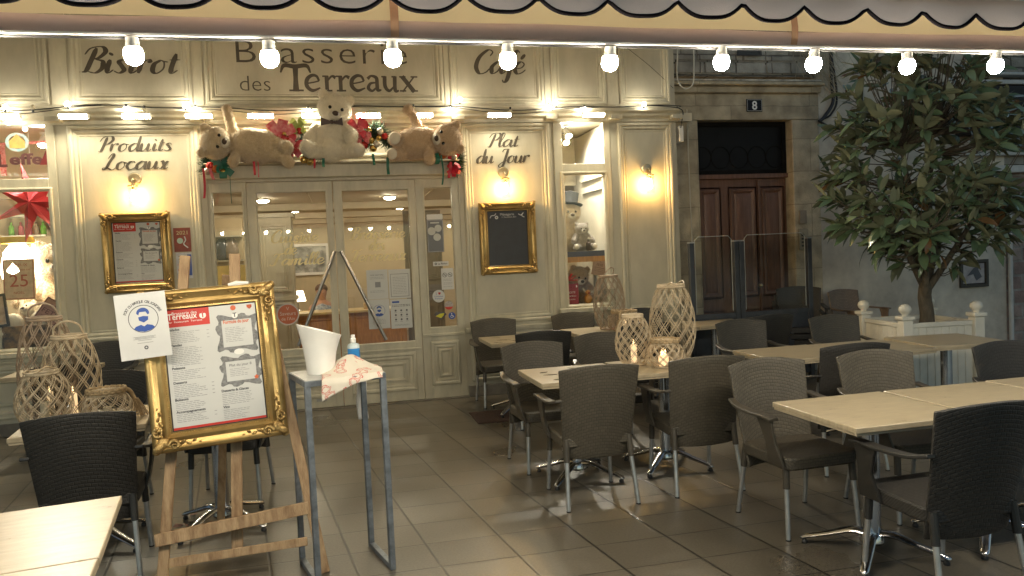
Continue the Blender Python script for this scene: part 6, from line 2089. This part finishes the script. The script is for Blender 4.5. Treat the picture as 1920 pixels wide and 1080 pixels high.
# ------------------------------------------------------------------ planter and tree
m_pl = mat('white_painted_planter', (.62, .59, .5), .5, var=.1, vs=5, bump=.1, bs=40)
pt = thing('planter_box', 'white boarded square planter with ball topped corner posts holding the tree', 'planter', (5.62, 6.45, 0), -8)
q = .36
for sx in (-1, 1):
    for sy in (-1, 1):
        p = MB().box(sx * q - .05, sx * q + .05, sy * q - .05, sy * q + .05, 0, .80).build('corner_post', m_pl, pt, world=False, bevel=.006)
        MB().box(sx * q - .066, sx * q + .066, sy * q - .066, sy * q + .066, .801, .84).build('cap', m_pl, p, world=False, bevel=.008)
        MB().lathe([(.03, .841), (.025, .85), (.05, .875), (.058, .9), (.05, .928), (.028, .947), (.0001, .953)], 20, (sx * q, sy * q, 0)).build('ball_finial', m_pl, p, world=False, smooth=80)
for k in range(4):
    a = R(90 * k)
    T = Matrix.Rotation(a, 4, 'Z')
    mb = MB()
    mb.T = T
    for i in range(8):
        x0 = -q + .052 + i * (2 * q - .104) / 8
        mb.box(x0 + .0015, x0 + (2 * q - .104) / 8 - .0015, -q - .012, -q + .012, .12, .72)
    mb.build('boarding', m_pl, pt, world=False, bevel=.004)
    mb = MB()
    mb.T = T
    for za, zb in ((.722, .765), (.07, .118)):
        mb = MB()
        mb.T = T
        mb.box(-q + .052, q - .052, -q - .022, -q + .02, za, zb)
        mb.build('rail', m_pl, pt, world=False, bevel=.005)
MB().box(-q + .03, q - .03, -q + .03, q - .03, .6, .66).build('soil', mat('dark_soil', (.03, .022, .015), .95, var=.4, bump=1, bs=40), pt, world=False)

m_bark = mat('grey_brown_bark', (.06, .048, .033), .9, var=.4, vs=9, bump=.8, bs=40, stretch=(3, 3, 1), col2=(.12, .1, .07))
def leafmat():
    m = bpy.data.materials.new('magnolia_leaf')
    m.use_nodes = True
    t = m.node_tree
    b = t.nodes['Principled BSDF']
    gi = nn(t, 'ShaderNodeNewGeometry')
    rp = nn(t, 'ShaderNodeValToRGB')
    e = rp.color_ramp.elements
    e[0].position, e[0].color = 0, (.06, .095, .05, 1)
    e[1].position, e[1].color = 1, (.16, .085, .035, 1)
    for p_, c_ in ((.35, (.09, .14, .075, 1)), (.7, (.125, .18, .1, 1)), (.95, (.17, .22, .13, 1)), (.965, (.09, .055, .025, 1))):
        x = e.new(p_)
        x.color = c_
    t.links.new(gi.outputs['Random Per Island'], rp.inputs[0])
    mx = nn(t, 'ShaderNodeMix', data_type='RGBA')
    t.links.new(gi.outputs['Backfacing'], mx.inputs[0])
    t.links.new(rp.outputs[0], mx.inputs[6])
    mx.inputs[7].default_value = (.15, .165, .1, 1)
    t.links.new(mx.outputs[2], b.inputs['Base Color'])
    r_ = nn(t, 'ShaderNodeMapRange')
    r_.inputs[3].default_value = .2
    r_.inputs[4].default_value = .7
    t.links.new(gi.outputs['Backfacing'], r_.inputs[0])
    t.links.new(r_.outputs[0], b.inputs['Roughness'])
    return m
tr = thing('magnolia_tree', 'young evergreen tree with large glossy leaves growing in the white planter', 'tree', (5.7, 6.45, .66))
rnd = random.Random(77)
tk = MB()
leaves = MB()
base = Vector((5.72, 6.45, .64))
fork = Vector((5.72, 6.45, 1.12))
tk.tube(spline([base, base + Vector((.012, 0, .16)), base + Vector((-.012, 0, .34)), fork], 4), [.085, .078, .074, .07, .068, .066, .066, .064, .064, .062, .06, .058, .05], 12)
def leaf_(p, d, L_, W):
    d = d.normalized()
    s = d.cross(Vector((0, 0, 1)))
    if s.length < .1:
        s = Vector((1, 0, 0))
    s.normalize()
    s = (Matrix.Rotation(rnd.uniform(-.9, .9), 3, d) @ s)
    n_ = s.cross(d).normalized()
    if n_.z < 0:
        n_ = -n_
        s = -s
    bend = rnd.uniform(-.05, .5)
    fold = rnd.uniform(.1, .35)
    vs = []
    for t, w_ in ((0, .08), (.22, .75), (.5, 1.0), (.78, .7), (1, .04)):
        c = p + d * (L_ * t) - n_ * (bend * L_ * t * t) 
        for k in (-1, 0, 1):
            vs.append(c + s * (k * W * w_ * .5) + n_ * (abs(k) * fold * W * w_ * .5))
    fs = []
    for i in range(4):
        for k in range(2):
            a = i * 3 + k
            fs.append((a, a + 1, a + 4, a + 3))
    leaves.add(vs, fs)
C0 = Vector((5.75, 6.45, 2.42))
tips = []
while len(tips) < 400:
    p = Vector((C0.x + rnd.uniform(-1.15, 1.15), C0.y + rnd.uniform(-1.0, 1.0), rnd.uniform(1.26, 3.85)))
    k = (p.z - 1.28) / 2.5
    lim = 1.0 * (min(1, .35 + .65 * math.sqrt(max(0, k) / .26)) if k < .26 else (1.0 if k < .5 else 1.0 - (k - .5) * .95))
    r_ = math.hypot(p.x - C0.x, (p.y - C0.y) * 1.15)
    if r_ > lim or (r_ < lim * .45 and rnd.random() < .35):
        continue
    if noise.noise(p * 1.9) < -.3:
        continue
    tips.append(p)
limbs = []
for k, (dx, dy, dz) in enumerate(((-.45, -.15, .6), (.42, -.2, .65), (.05, .3, 1.0), (-.15, .1, 1.4), (.25, .15, 1.5), (-.3, -.35, .5), (.45, .3, .5))):
    e_ = fork + Vector((dx, dy, dz))
    P = spline([fork - Vector((0, 0, .06 + .03 * k)), fork + Vector((dx * .45, dy * .45, dz * .35)), e_], 5)
    tk.tube(P, [.04 - .02 * i / (len(P) - 1) for i in range(len(P))], 8)
    limbs.append(P)
for p in tips:
    best = min((q_ for P in limbs for q_ in P[3:]), key=lambda q_: (q_ - p).length + max(0, q_.z - p.z + .1) * 2)
    mid = best.lerp(p, .5) + Vector((rnd.uniform(-.06, .06), rnd.uniform(-.06, .06), -.05))
    P = spline([best, mid, p], 3)
    tk.tube(P, [.007 - .004 * i / (len(P) - 1) for i in range(len(P))], 5)
    out = (p - Vector((C0.x, C0.y, 1.7))).normalized()
    dirv = (p - mid).normalized() * .6 + out * .4
    nl = rnd.randint(6, 9)
    a0 = rnd.random() * 6
    ax1 = dirv.cross(Vector((0, 0, 1)))
    if ax1.length < .1:
        ax1 = Vector((1, 0, 0))
    ax1.normalize()
    ax2 = dirv.cross(ax1).normalized()
    for i in range(nl):
        a = a0 + i * 2.4
        spread = rnd.uniform(.35, 1.7)
        d = dirv * 1.0 + (ax1 * math.cos(a) + ax2 * math.sin(a)) * spread + Vector((0, 0, rnd.uniform(-.55, .1)))
        st = p - dirv * rnd.uniform(0, .13)
        L_ = rnd.uniform(.1, .26)
        leaf_(st, d, L_, L_ * rnd.uniform(.3, .38))
tk.build('trunk', m_bark, tr, smooth=60)
leaves.build('crown', leafmat(), tr, smooth=60)

# ------------------------------------------------------------------ small things on the floor
rnd = random.Random(9)
lf = MB()
for i in range(9):
    x, y = -.99 + rnd.gauss(0, .09), 4.9 + rnd.gauss(0, .14)
    a = rnd.random() * 6
    s = rnd.uniform(.025, .045)
    lf.add([(x + s * math.cos(a), y + s * math.sin(a), .006), (x + s * .5 * math.cos(a + 1.6), y + s * .5 * math.sin(a + 1.6), .022), (x - s * math.cos(a), y - s * math.sin(a), .01), (x + s * .5 * math.cos(a - 1.6), y + s * .5 * math.sin(a - 1.6), .005)], [(0, 1, 2, 3)])
o = lf.build('leaf_litter', mat('dry_pinkish_leaf', (.22, .11, .09), .7, var=.5, vs=30, col2=(.4, .25, .2)))
o['kind'] = 'stuff'
tag(o, 'few dry reddish leaves on the tiles between the big black chair and the easel', 'leaf litter')
mt = MB().box(1.18, 2.05, 6.98, 7.52, .0005, .006)
tag(mt.build('door_mat', mat('dark_red_mat', (.05, .028, .022), .95, var=.3, vs=30, bump=.8, bs=150)), 'dark reddish mat on the tiles under the small far table', 'mat')
